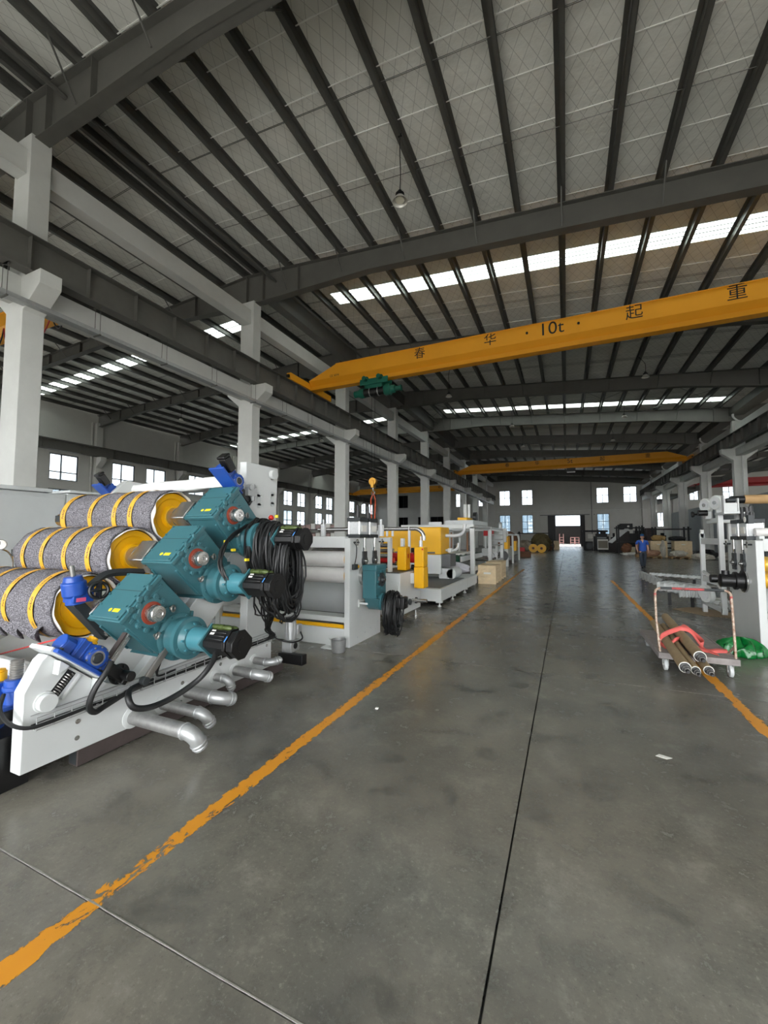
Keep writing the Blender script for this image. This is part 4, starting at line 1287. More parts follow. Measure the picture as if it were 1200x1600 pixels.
# ---- wire cable basket along the side plate with its cables
wb = MB()
y0, y1 = 1.50, 3.78
for (x, z) in ((MX + .008, .475), (MX + .075, .475), (MX + .008, .40), (MX + .075, .40), (MX + .04, .40), (MX + .075, .437)):
    wb.cyl((x, y0, z), (x, y1, z + .045), .0035, n=5)
n = 24
for i in range(n):
    y = y0 + (y1 - y0) * i / (n - 1); dz = .045 * i / (n - 1)
    wb.cyl((MX + .075, y, .395 + dz), (MX + .075, y, .478 + dz), .0032, n=5).cyl((MX + .008, y, .40 + dz), (MX + .075, y, .40 + dz), .0032, n=5)
o = wb.build('wire_basket', M_galv, m1); o['kind'] = 'stuff'
for i in range(7):
    ya = (1.5, 1.9, 1.95, 2.2, 2.3, 2.7, 2.75)[i]
    p = [(MX + .02 + .011 * (i % 5), y_, .412 + .012 * (i // 4) + .02 * (y_ - 1.5) + .004 * math.sin(y_ * 5 + i)) for y_ in [ya + (3.8 - ya) * t / 16 for t in range(17)]]
    MB().tube(p, .0095, 6).build('cable', M_hose, m1)
p = spline([(-3.28, 1.44, .60), (-3.22, 1.40, .53), (-3.1, 1.395, .47), (-3.03, 1.46, .43), (-3.02, 1.6, .425), (-3.03, 1.85, .435)], 6)
MB().tube(p, .012, 7).build('cable', M_hose, m1)
p = spline([(-2.95, 1.90, .72), (-2.94, 1.86, .66), (-2.96, 1.80, .56), (-2.99, 1.785, .45), (-3.0, 1.83, .39), (-3.02, 1.92, .40), (-3.03, 2.1, .44), (-3.05, 2.3, .45)], 7)
MB().tube(p, .020, 9).build('thick_hose', M_hose, m1)
p = spline([(-2.50, 2.42, .74), (-2.62, 2.50, .60), (-2.72, 2.46, .46), (-2.78, 2.30, .375), (-2.80, 2.11, .355), (-2.82, 1.99, .39), (-2.86, 1.97, .46), (-2.95, 2.05, .475), (-3.03, 2.2, .46)], 7)
MB().tube(p, .022, 9).build('thick_hose', M_hose, m1)
for i in range(4):
    p = spline([(-3.02, 2.35 + .01 * i, .72), (-3.01, 2.30 + .012 * i, .6), (-3.02, 2.31, .5), (-3.03, 2.36, .475), (-3.04, 2.5, .48)], 6)
    MB().tube(p, .008, 6).build('cable', M_hose, m1)

# ---- water pipe stubs with elbows
M_gp = mat('galvanised_pipe', (168, 168, 166), .4, .65, var=.2, scale=22)
PIPES = [(2.175, .205, .58, .052, (0.1, .45, -.9)), (2.43, .21, .42, .042, (.1, .5, -.85)), (2.665, .235, .33, .052, (.2, 1, -.35)),
         (2.985, .26, .12, .036, (.1, .4, -1)), (3.24, .245, .26, .048, (.35, 1, -.45)), (3.52, .27, .17, .038, (.6, 1, .15))]
for (y, z, L, r, d) in PIPES:
    d = Vector(d).normalized()
    pp = MB().cyl((MX, y, z), (MX + L, y, z), r, n=24).build('water_pipe', M_gp, m1)
    MB().lathe((MX - .002, y, z), (1, 0, 0), [(0, r + .032), (.006, r + .030), (.014, r + .004)], 28).build('weld_collar', M_white, pp)
    R = r * 1.35
    c = Vector((MX + L, y, z)) + d * R
    path = [c - d * R * math.cos(a) + Vector((1, 0, 0)) * R * math.sin(a) for a in [PI / 2 * i / 8 for i in range(9)]]
    MB().tube([Vector((MX + L - .03, y, z))] + path + [path[-1] + d * .03], r * 1.04, 20).build('elbow', M_galv, pp)
    MB().ring((MX + L - .012, y, z), (1, 0, 0), r * 1.02, .007, 24, 6).build('weld_seam', M_galv, pp)
    e = path[-1] + d * .03
    MB().ring(e - d * .015, d, r * 1.02, .008, 24, 6).ring(e + d * .012, d, r * 0.98, .007, 24, 6).build('weld_seam', M_galv, pp)
    MB().cyl(e, e + d * .03, r * .99, n=20).cyl(e + d * .03, e + d * .045, r * .55, n=6).build('pipe_cap', M_galv, pp)

# ---- grey geared motor on the black bar behind the frame
MB().box(-3.05, -2.72, 3.86, 3.95, .16, .27).build('mounting_bar', M_black, m1, bevel=.004)
gm = MB().box(-3.03, -2.9, 3.9, 4.06, .27, .40).cyl((-2.97, 3.98, .40), (-2.97, 3.98, .62), .062, n=20)
for i in range(10):
    a = i * PI / 5
    gm.box(-2.97 + .06 * math.cos(a) - .005, -2.97 + .06 * math.cos(a) + .005, 3.98 + .06 * math.sin(a) - .005, 3.98 + .06 * math.sin(a) + .005, .41, .61)
gm = gm.build('geared_motor', M_galv, m1, bevel=.004)
MB().cyl((-2.97, 3.98, .62), (-2.97, 3.98, .655), .055, n=18).build('fan_cover', M_charc, gm)
MB().cyl((-2.9, 3.98, .335), (-2.893, 3.98, .335), .035, n=18).build('bore', M_black, gm)
MB().box(-2.92, -2.88, 4.0, 4.08, .46, .57).build('terminal_box', M_galv, gm, bevel=.005)
p = spline([(-2.88, 4.05, .48), (-2.82, 4.0, .42), (-2.86, 3.88, .40), (-2.98, 3.80, .43), (-3.05, 3.76, .48)], 6)
MB().tube(p, .009, 6).build('cable', M_hose, gm)

# ---- black servo cables coiled over the top motor
cc = thing('cable_coil', 'thick coil of black servo cables hung over the topmost teal gearbox motor', 'cable coil', (-2.8, 3.3, .9))
rc = random.Random(21)
st = MB()
def loop(cx, cy, ztop_, zbot, wy, wob, r=.0085):
    n = 22; pts = []
    hz = (ztop_ - zbot) / 2; cz = (ztop_ + zbot) / 2
    p1, p2 = rc.uniform(0, 6), rc.uniform(0, 6)
    for i in range(n):
        a = 2 * PI * i / n
        low = max(0, -math.sin(a))
        pts.append((cx + wob * math.sin(a * 2 + p1) + low * rc.uniform(-.03, .03), cy + wy * math.cos(a) * (1 + .12 * math.sin(a + p2)) + rc.uniform(-.004, .004), cz + hz * math.sin(a) + .01 * math.sin(3 * a + p2)))
    st.tube(pts, r, 5, closed=True)
for i in range(78):
    t = i / 77
    loop(-2.95 + .33 * t + rc.uniform(-.012, .012), 3.35 + rc.uniform(-.02, .02), 1.775 - .05 * t + rc.uniform(-.03, .015), rc.uniform(1.10, 1.26), .165 + rc.uniform(-.05, .02), .006, .0105)
for i in range(56):
    loop(rc.uniform(-2.62, -2.47), 3.36 + rc.uniform(-.02, .02), 1.62 + rc.uniform(-.08, .02), rc.uniform(.84, 1.02), .15 + rc.uniform(-.05, .02), .010, .0105)
for i in range(20):
    loop(rc.uniform(-2.85, -2.55), 3.38 + rc.uniform(-.05, .05), 1.25 + rc.uniform(-.1, .1), rc.uniform(.70, .92), .13 + rc.uniform(-.03, .06), .025)
o = st.build('cable_strands', M_hose, cc); o['kind'] = 'stuff'
tl = MB()
for i in range(12):
    p = spline([(-2.75 + rc.uniform(-.08, .08), 3.3 + rc.uniform(-.06, .06), 1.0), (-2.85 + rc.uniform(-.05, .05), 3.44 + rc.uniform(-.06, .06), .78),
                (-2.98, 3.58 + rc.uniform(-.05, .05), .6), (-3.02 + rc.uniform(-.02, .02), 3.70 + rc.uniform(-.04, .04), .49), (-3.04, 3.5, .455)], 7)
    tl.tube(p, .0085, 5)
o = tl.build('cable_tails', M_hose, cc); o['kind'] = 'stuff'
ca2 = MB()
for i in range(9):
    j_ = lambda: rc.uniform(-.02, .02)
    p = spline([(-2.96, 3.24 + j_(), 1.72), (-2.93, 3.0 + j_(), 1.60 + j_()), (-2.90 + j_(), 2.83 + j_(), 1.46), (-2.84 + j_(), 2.78 + j_(), 1.30), (-2.76 + j_(), 2.86 + j_(), 1.13 + j_()), (-2.66, 3.0 + j_(), 1.06 + j_()), (-2.58 + j_(), 3.15, 1.13), (-2.6, 3.25, 1.3)], 6)
    ca2.tube(p, .0085, 5)
o = ca2.build('cable_run', M_hose, cc); o['kind'] = 'stuff'
for (x, y, z) in ((-2.93, 2.92, 1.55), (-2.9, 2.98, 1.47), (-2.75, 3.0, 1.38), (-2.88, 2.86, 1.2)):
    MB().box(x - .012, x + .012, y - .02, y + .02, z - .012, z + .012).build('cable_tag', M_stick, cc)
MB().sphere((-2.9, 3.52, 1.80), .03, 10, 6).build('red_plug', mat('red_plastic', (200, 40, 30), .4), cc)
MB().cyl((-2.86, 3.56, 1.80), (-2.86, 3.56, 1.83), .02, n=12).build('yellow_plug', M_stick, cc)

# ---- screw jack with blue gear reducer in front of the stand
jk = thing('screw_jack', 'blue screw jack with yellow cap on black base at the front of the roller stand', 'screw jack', (-3.5, 1.45, 0))
MB().box(-3.72, -3.245, 1.30, 1.58, .0, .34).build('base', M_black, jk, bevel=.006)
MB().box(-3.74, -3.235, 1.34, 1.50, .43, .50).build('saddle', M_black, jk, bevel=.008)
MB().cyl((-3.52, 1.44, .34), (-3.52, 1.44, .43), .11, n=24).build('motor', M_bluep, jk)
MB().cyl((-3.27, 1.40, .34), (-3.27, 1.40, .40), .02, n=14).build('pin', M_chrome, jk)
b = MB().box(-3.70, -3.40, 1.42, 1.60, .50, .64).cyl((-3.32, 1.52, .50), (-3.32, 1.52, .67), .062, n=24).cyl((-3.32, 1.52, .60), (-3.32, 1.52, .63), .07, n=24).box(-3.75, -3.25, 1.40, 1.60, .49, .52)
b.build('reducer', M_bluep, jk, bevel=.006)
MB().cyl((-3.48, 1.5, .64), (-3.48, 1.5, .70), .04, n=20).cyl((-3.48, 1.5, .70), (-3.48, 1.5, .715), .032, n=20).build('filler_cap', M_yel, jk, bevel=.003)
th = []
for i in range(8):
    th += [(.015 * i, .032), (.015 * i + .005, .036), (.015 * i + .010, .036), (.015 * i + .014, .032)]
MB().lathe((-3.32, 1.52, .67), (0, 0, 1), th, 20).build('screw', M_steelb, jk)

# ---- dial gauge on a bent stem behind the rollers
dg_ = thing('dial_gauge', 'round dial gauge on a bent chrome stem behind the rollers', 'gauge', (-5.7, 2.4, 1.2))
MB().cyl((-5.66, 2.38, 1.51), (-5.64, 2.37, 1.51), .052, n=28).build('dial', M_paper, dg_)
MB().ring((-5.64, 2.375, 1.51), (1, -.4, 0), .053, .006, 28, 6).build('bezel', M_chrome, dg_)
MB().box(-5.639, -5.637, 2.372, 2.376, 1.51, 1.545).build('pointer', M_black, dg_)
MB().tube(spline([(-5.66, 2.40, 1.46), (-5.66, 2.46, 1.42), (-5.66, 2.50, 1.32), (-5.66, 2.50, 1.05), (-5.66, 2.46, .64)], 5), .009, 8).build('stem', M_chrome, dg_)

# ---- long white control enclosure behind the rollers
en = thing('control_enclosure', 'long pale control enclosure standing behind the three rollers', 'enclosure', (-7.4, 3.0, 0))
for i, (a, b) in enumerate(((1.6, 2.6), (2.6, 3.72), (3.72, 4.6))):
    MB().box(-8.0, -7.0, a + .004, b - .004, .08, 2.24 if i < 2 else 2.26).build('cabinet_body', M_white2, en, bevel=.008)
    MB().box(-6.998, -6.985, a + .03, b - .03, .2, 2.18).build('door', M_white2, en, bevel=.004)
    MB().box(-6.985, -6.96, b - .12, b - .08, 1.0, 1.16).build('handle', M_black, en, bevel=.003)
MB().box(-8.05, -6.93, 1.55, 3.5, 2.245, 2.30).build('top_plate', M_white2, en, bevel=.006)
MB().box(-8.05, -6.95, 3.74, 4.3, 2.27, 2.31).build('top_plate', M_white2, en, bevel=.006)
MB().box(-8.0, -7.0, 1.62, 4.58, 0, .08).build('plinth', M_charc, en)
# red strap stretched from the tray, plank on the jack
o = MB().tube([(-5.3, 1.98, .42), (-4.64, 1.98, .55), (-3.66, 1.98, .80)], .007, 6).build('strap', mat('red_strap', (226, 70, 66), .6)); tag(o, 'thin red strap stretched under the lowest felt roller', 'strap')
o = MB().box(-4.5, -3.5, 1.62, 1.86, .52, .56).build('plank', mat('plank_wood', (206, 164, 84), .7, var=.12, scale=9)); tag(o, 'yellowish wooden plank lying beside the blue screw jack', 'plank')
# ================================================================== ROLL PRESSES ON BOTH SIDES OF THE AISLE
M_film = mat('film_wrapped_roll', (222, 220, 218), .35, var=.06, scale=7, bump=.3, bscale=25)
M_alum = mat('cast_aluminium', (212, 214, 216), .4, .2, var=.12, scale=30)
M_gold = mat('gold_roll', (206, 170, 84), .3, .35, var=.06, scale=8)
M_green = mat('green_belt', (24, 70, 52), .55)
M_grey = mat('mid_grey_cover', (92, 94, 95), .5)
M_wood = mat('pale_crate_wood', (228, 206, 168), .75, var=.16, scale=6)
M_redp = mat('red_paint', (196, 30, 34), .4)

def press(name, label, px, s, y0, y1, H, width, roll_mat, disc_mat, roll_r, rz, stop):
    """px = outer face of the aisle-side plate, s = +1 when the aisle is on +X"""
    r = thing(name, label, 'machine', (px - s * width / 2, (y0 + y1) / 2, 0))
    def bx(a, b, ya, yb, za, zb, nm, mt, bev=.006):
        return MB().box(px - s * a, px - s * b, ya, yb, za, zb).build(nm, mt, r, bevel=bev)
    def xx(a): return px - s * a
    for a in (0, width):
        p = bx(a, a + .09, y0, y1, 0, H, 'side_plate', M_white)
    bx(.09, width, y0 + .02, y0 + .12, H - .14, H + .025, 'top_beam', M_white)
    bx(.09, width, y1 - .14, y1 - .02, H - .14, H, 'top_beam', M_white)
    bx(.09, width, y0 + .08, y0 + .34, .33, .41, 'lower_beam', M_white)
    bx(.14, width, y0 + .07, y0 + .09, .25, .30, 'scale_bar', M_yel, .002)
    bx(.09, width, y0 + .03, y0 + .07, .0, .25, 'front_skirt', M_white)
    bx(.09, width, y1 - .1, y1 - .06, .0, .95, 'rear_panel', M_white2)
    bx(.09, width, y0 + .38, y0 + .44, .36, .40, 'guide_bar', M_charc, .002)
    yc = y0 + .17
    for z in rz:
        b = MB().cyl((xx(.12), yc, z), (xx(width - .02), yc, z), roll_r, n=40).build('roll', roll_mat, r)
        MB().cyl((xx(.10), yc, z), (xx(.125), yc, z), roll_r * 1.02, n=40).build('end_disc', disc_mat, b)
        MB().cyl((xx(.03), yc, z), (xx(.11), yc, z), roll_r * .38, n=20).build('journal', disc_mat, b)
    for i in range(3):
        z = rz[0] + roll_r + .06 + .0 * i
        bx(.12, width, y0 + .5 + .1 * i, y0 + .53 + .1 * i, z, z + .02, 'tie_rod', M_chrome, .002)
    # two square pneumatic cylinders on top of the plate, rods and bearing blocks in the slots
    for k, yy in enumerate((y0 + (y1 - y0) * .42, y0 + (y1 - y0) * .76)):
        c = MB().box(xx(.0), xx(.22), yy - .125, yy + .125, H + .06, H + .26).build('air_cylinder', M_alum, r, bevel=.012)
        MB().box(xx(-.01), xx(.23), yy - .15, yy + .15, H + .005, H + .06).box(xx(-.005), xx(.225), yy - .14, yy + .14, H + .26, H + .32).build('cylinder_head', M_charc, c, bevel=.006)
        for (dx, dy) in ((.02, -.12), (.2, -.12), (.02, .12), (.2, .12)):
            MB().cyl((xx(dx), yy + dy, H + .06), (xx(dx), yy + dy, H + .26), .01, n=8).build('tie_bolt', M_chrome, c)
        MB().cyl((xx(.11), yy, H + .32), (xx(.11), yy, H + .42), .035, n=14).build('rod_cover', M_black, c)
        MB().cyl((xx(.11), yy, H + .42), (xx(.11), yy, H + .52), .022, n=12).build('rod_tip', M_black, c)
        MB().box(xx(-.002), xx(-.008), yy - .08, yy + .08, H + .1, H + .2).build('type_plate', M_paper, c)
        MB().cyl((xx(-.012), yy, H - .2), (xx(-.012), yy, H + .01), .018, n=12).build('piston_rod', M_chrome, c)
        MB().box(xx(.0), xx(-.003), yy - .075, yy + .075, H - .62, H - .02).build('slot', M_white2, r)
        b = MB().box(xx(-.004), xx(-.03), yy - .065, yy + .065, H - .46, H - .2).cyl((xx(-.004), yy, H - .35), (xx(-.034), yy, H - .35), .085, n=24).box(xx(-.004), xx(-.02), yy - .03, yy + .03, H - .2, H - .14).build('bearing_block', M_charc, r, bevel=.004)
        MB().cyl((xx(-.03), yy, H - .35), (xx(-.042), yy, H - .35), .045, n=20).cyl((xx(-.04), yy, H - .35), (xx(-.07), yy, H - .35), .022, n=16).build('shaft_end', M_chrome, b)
    # adjuster hand rings, limit switch
    for yy in (y0 + .12, y1 - .06):
        a = MB().ring((xx(-.06), yy, H - .06), (s, .2, 0), .045, .008, 22, 6).build('adjuster_ring', M_chrome, r)
        MB().cyl((xx(.0), yy, H - .06), (xx(-.09), yy, H - .06), .012, n=8).build('adjuster_stem', M_charc, a)
    if stop:
        b = bx(-.005, -.05, y0 + .05, y0 + .17, H - .46, H - .38, 'switch_box', M_charc)
        MB().cyl((xx(-.03), y0 + .2, H - .42), (xx(-.03), y0 + .16, H - .42), .026, n=14).build('push_button', M_yel, b)
        MB().tube(spline([(xx(-.03), y0 + .1, H - .38), (xx(-.04), y0 + .13, H - .25), (xx(-.03), y0 + .15, H - .12), (xx(-.02), y0 + .1, H - .07)], 5), .007, 6).build('switch_cable', M_hose, b)
    for (yy, z) in ((y0 + .06, .35), (y0 + .06, .8), (y0 + .25, .1), (y0 + .5, .12), (y0 + .7, .15), (y1 - .1, .2), (y1 - .1, .7), (y1 - .2, .1)):
        MB().cyl((xx(0), yy, z), (xx(-.003), yy, z), .009, n=8).build('bolt', M_white2, r)
    return r

# ---- left press with white film-wrapped rolls
pl = press('roll_press', 'white roll press with film-wrapped rolls and a single teal gearbox behind the roller stand', -2.88, 1, 5.24, 6.31, 1.57, 2.5, M_film, M_yel, .12, (1.256, 1.015), True)
# gearbox
gx0, gx1, gy0, gy1 = -2.79, -2.57, 5.47, 5.84
g = MB().box(gx0, gx1, gy0, gy1, .68, 1.165).box(gx0 - .0, gx1 + .012, gy0 - .012, gy1 + .0, 1.09, 1.175).prism([(gy0 + .01, .68), (gy1 - .01, .68), (gy1 - .06, .56), (gy1 - .14, .50), (gy0 + .16, .50), (gy0 + .08, .56)], 'x', gx0 + .02, gx1 + .03)
g = g.build('gearbox', M_teal, pl, bevel=.01)
g['label'] = 'single upright teal gearbox'
MB().cyl((-2.88, 5.66, 1.0), (-2.82, 5.66, 1.0), .15, n=32).build('flange', M_chrome, g)
MB().cyl((-2.82, 5.66, 1.0), (-2.79, 5.66, 1.0), .12, n=28).build('flange_neck', M_black, g)
MB().lathe((gx1, 5.66, .95), (1, 0, 0), [(0, .11), (.02, .105), (.025, .07), (.028, .055), (.05, .05), (.06, .03)], 28).build('hub', M_charc, g)
MB().cyl((gx1 + .03, 5.66, .95), (gx1 + .065, 5.66, .95), .032, n=20).build('shaft_end', M_chrome, g)
for i in range(8):
    a = i * PI / 4 + .2
    MB().cyl((gx1, 5.66 + .125 * math.cos(a), .95 + .125 * math.sin(a)), (gx1 + .02, 5.66 + .125 * math.cos(a), .95 + .125 * math.sin(a)), .02, n=8).build('bolt_lug', M_teal, g)
MB().cyl((gx1, 5.66, .62), (gx1 + .05, 5.66, .62), .13, n=28).cyl((gx1 + .05, 5.66, .62), (gx1 + .14, 5.66, .62), .09, n=24).build('input_flange', M_teal, g)
MB().box(gx1 + .14, gx1 + .34, 5.58, 5.74, .55, .70).build('motor', M_black, g, bevel=.012)
MB().box(gx1 + .34, gx1 + .40, 5.57, 5.75, .54, .71).cyl((gx1 + .40, 5.66, .625), (gx1 + .42, 5.66, .625), .05, n=16).build('motor_end', M_black, g, bevel=.015)
for k in range(3): MB().cyl((gx1 + .2 + .07 * k, 5.62, .70), (gx1 + .2 + .07 * k, 5.62, .74), .018, n=10).build('plug_connector', M_black, g)
MB().box(-2.88, gx0 + .06, 5.52, 5.58, .58, .61).box(-2.88, -2.86, 5.5, 5.6, .54, .65).build('torque_bracket', M_white, pl, bevel=.003)
for y in (gy0 + .03, gy1 - .03):
    for z in (.72, 1.13):
        MB().cyl((gx1, y, z), (gx1 + .008, y, z), .012, n=8).build('bolt', M_chrome, g)
# cable coil hung on its motor
c2 = thing('cable_coil', 'coil of black cables hung on the motor of the white roll press', 'cable coil', (-2.4, 5.66, .1))
st = MB()
for i in range(44):
    loop(-2.40 + rc.uniform(-.09, .10), 5.66 + rc.uniform(-.02, .02), .76 + rc.uniform(-.03, .03), rc.uniform(.14, .26), .17 + rc.uniform(-.05, .03), .015)
o = st.build('cable_strands', M_hose, c2); o['kind'] = 'stuff'
bk = thing('bucket', 'small grey metal bucket on the floor in front of the white roll press', 'bucket', (-2.93, 5.0, 0))
MB().lathe((-2.93, 5.02, 0), (0, 0, 1), [(0, .02), (0, .088), (.01, .094), (.155, .1), (.16, .104), (.17, .104), (.17, .097), (.02, .09), (.018, .02)], 32, cap=False).build('bucket_body', M_galv, bk, fix=True)
MB().tube(arc((-2.93, 5.02, .165), (1, 0, 0), (0, .5, -.35), .1, 0, PI, 14), .004, 6).build('bail', M_galv, bk)
MB().box(-3.25, -3.02, 5.06, 5.22, 0, .02).prism([(-3.24, .02), (-3.1, .02), (-3.2, .12)], 'y', 5.19, 5.21).build('floor_clamp', M_white, pl, bevel=.003)

# ---- nip-roll tower and cabinet behind the left press
tw = thing('nip_tower', 'white cabinet with stacked chrome rollers and yellow guards behind the roll press', 'machine', (-3.4, 7.3, 0))
MB().box(-4.9, -2.75, 6.88, 8.0, .17, .93).build('cabinet', M_white, tw, bevel=.008)
MB().box(-3.6, -2.78, 6.86, 6.88, .2, .78).build('front_panel', M_white, tw, bevel=.004)
MB().box(-3.3, -2.76, 6.86, 8.0, .93, .945).build('work_plate', M_grey, tw)
for (x, y) in ((-2.84, 7.05), (-2.82, 7.9), (-4.7, 7.05), (-4.7, 7.9)):
    MB().cyl((x, y, .03), (x, y, .17), .018, n=10).cyl((x, y, 0), (x, y, .025), .05, n=14).box(x - .06, x + .06, y - .06, y + .06, .13, .17).build('levelling_foot', M_chrome, tw)
for (y, z) in ((7.35, .36), (7.7, .34)):
    MB().cyl((-2.75, y, z), (-2.72, y, z), .06, n=20).build('bore_flange', M_charc, tw)
MB().cyl((-2.75, 7.5, .37), (-2.45, 7.5, .37), .035, n=18).build('drive_shaft', M_chrome, tw)
for x in (-3.0, -4.8):
    MB().box(x - .03, x + .03, 6.95, 7.05, .94, 1.56).box(x - .03, x + .03, 7.6, 7.7, .94, 1.56).build('tower_post', M_white, tw, bevel=.004)
MB().box(-4.85, -2.95, 6.9, 7.0, 1.5, 1.58).build('tower_beam', M_white, tw, bevel=.004)
for i, (y, z, m_) in enumerate(((7.0, 1.05, M_chrome), (7.15, 1.15, M_redp), (7.0, 1.24, M_chrome), (7.15, 1.33, M_chrome), (7.0, 1.43, M_chrome), (7.3, 1.08, M_chrome))):
    MB().cyl((-4.8, y, z), (-2.98, y, z), .04 if m_ is M_chrome else .05, n=20).build('nip_roller', m_, tw)
MB().cyl((-3.3, 7.75, 1.17), (-2.72, 7.75, 1.17), .10, n=28).build('rubber_roller', M_redp, tw)
yb = MB().box(-2.98, -2.80, 7.3, 7.55, .95, 1.40).build('guard_box', M_yel, tw, bevel=.015); yb['label'] = 'short yellow guard box'
MB().box(-2.80, -2.799, 7.4, 7.46, 1.18, 1.26).build('warning_sign', M_redp, yb)
for z in (1.33, 1.0):
    MB().cyl((-2.8, 7.62, z), (-2.72, 7.62, z), .045, n=16).box(-2.76, -2.70, 7.62, 7.66, z - .09, z).build('crank', M_black, yb)
yt = MB().box(-2.66, -2.46, 7.35, 7.62, .62, 1.02).box(-2.655, -2.465, 7.355, 7.615, 1.02, 1.40).build('guard_tower', M_yel, tw, bevel=.018); yt['label'] = 'tall yellow guard tower'
MB().box(-2.50, -2.47, 7.348, 7.352, 1.34, 1.37).build('warning_sign', M_redp, yt)
MB().cyl((-2.56, 7.48, 1.40), (-2.56, 7.48, 1.52), .035, n=14).cyl((-2.56, 7.48, 1.52), (-2.56, 7.48, 1.6), .012, n=8).build('valve', M_alum, yt)
MB().box(-2.75, -2.66, 7.42, 7.55, .7, .9).build('guard_bracket', M_white, tw)
for (x, y) in ((-3.4, 6.6), (-4.2, 6.6)):
    MB().cyl((x, y, 1.57), (x, y, 1.83), .05, n=16).cyl((x, y, 1.83), (x, y, 1.92), .02, n=10).build('mini_cylinder', M_alum, pl)
for (y, z) in ((6.45, 1.60),):
    MB().box(-5.3, -2.95, 6.33, 6.42, 1.54, 1.60).build('rear_beam', M_white, tw, bevel=.004)
MB().cyl((-2.98, 6.55, 1.6), (-2.98, 6.55, 1.8), .055, n=16).cyl((-2.98, 6.55, 1.8), (-2.98, 6.55, 1.9), .025, n=10).build('mini_cylinder', M_alum, tw)

# ---- heat-sealed oven: big yellow housing with chrome exhaust pipe on a white bed
ov = thing('yellow_oven_unit', 'big yellow machine housing with a bent chrome exhaust pipe on a white bed', 'machine', (-4.0, 10.5, 0))
MB().box(-3.35, -2.62, 9.05, 11.75, .12, .40).box(-5.6, -3.35, 9.05, 9.2, .12, .40).build('bed', M_white, ov, bevel=.008)
MB().box(-5.6, -2.7, 9.2, 11.7, .40, .415).build('bed_plate', M_grey, ov)
for (x, y) in ((-2.68, 9.12), (-2.68, 10.3), (-2.68, 11.66), (-5.4, 9.12)):
    MB().cyl((x, y, .02), (x, y, .12), .016, n=10).cyl((x, y, 0), (x, y, .02), .045, n=14).box(x - .07, x + .07, y - .06, y + .06, .09, .12).build('levelling_foot', M_white, ov)
MB().box(-6.0, -3.18, 11.0, 11.9, 1.09, 1.86).build('housing', M_yel, ov, bevel=.03)
MB().box(-6.0, -3.35, 10.985, 11.0, 1.12, 1.165).build('housing_slot', M_grey, ov)
MB().box(-5.9, -3.2, 11.05, 11.2, .55, 1.09).build('apron', M_white, ov, bevel=.01)
MB().cyl((-3.7, 11.04, .86), (-3.7, 11.0, .86), .11, n=24).build('blower_mouth', M_black, ov)
MB().box(-3.2, -2.95, 11.15, 11.75, .75, 1.1).build('side_cover', M_grey, ov, bevel=.01)
MB().box(-3.3, -2.9, 11.2, 11.9, .42, .70).cyl((-2.95, 11.2, .56), (-2.95, 11.9, .56), .14, n=24).build('drum_cover', M_white, ov, bevel=.008)
p = [(-6.2, 9.5, 1.785), (-3.4, 9.5, 1.785)] + [tuple(v) for v in arc((-3.4, 9.5, 1.56), (0, 0, 1), (1, 0, 0), .225, .1, PI / 2, 10)] + [(-3.175, 9.5, 1.5)]
MB().tube(p, .05, 20).build('exhaust_pipe', M_chrome, ov)
MB().cyl((-3.55, 9.5, .415), (-3.55, 9.5, 1.76), .035, n=16).ring((-3.55, 9.5, 1.785), (1, 0, 0), .055, .008, 20, 6).build('pipe_post', M_alum, ov)
MB().cyl((-4.4, 9.5, .415), (-4.4, 9.5, 1.76), .035, n=16).build('pipe_post', M_alum, ov)
for x in (-4.0, -4.15):
    MB().cyl((x, 9.5, 1.6), (x, 9.5, 1.735), .03, n=12).build('spout', M_alum, ov)
MB().tube(spline([(-3.2, 11.5, 1.62), (-2.95, 11.6, 1.62), (-2.8, 11.7, 1.66), (-2.72, 11.8, 1.78), (-2.7, 11.85, 1.95)], 5), .05, 14).build('air_pipe', M_alum, ov)
MB().tube(spline([(-3.2, 11.5, 1.2), (-2.98, 11.6, 1.2), (-2.9, 11.7, 1.25), (-2.88, 11.75, 1.4)], 5), .035, 12).build('air_pipe', M_alum, ov)
MB().box(-3.1, -3.0, 11.4, 11.6, 1.14, 1.26).build('pipe_box', M_white, ov, bevel=.01)
def bag(u, v):
    a = 2 * PI * u
    k = 1 + .12 * math.sin(5 * a + 3 * v) + .08 * math.sin(9 * a - 4 * v)
    r = math.sin(PI * max(.02, min(.98, v)))
    return (-3.3 + .62 * r * math.cos(a) * k * .9, 12.45 + .65 * r * math.sin(a) * k * .7, .44 + .42 * (1 - v) * (.8 + .2 * math.sin(7 * a)) )
o = MB().grid(bag, 40, 14, closed_u=True).build('fabric_bundle', mat('grey_fabric', (190, 190, 198), .85, var=.12, scale=12)); tag(o, 'crumpled pale grey fabric bundle behind the yellow housing', 'fabric')
MB().box(-5.6, -2.62, 11.76, 13.1, .12, .40).build('bed', M_white, ov, bevel=.008)

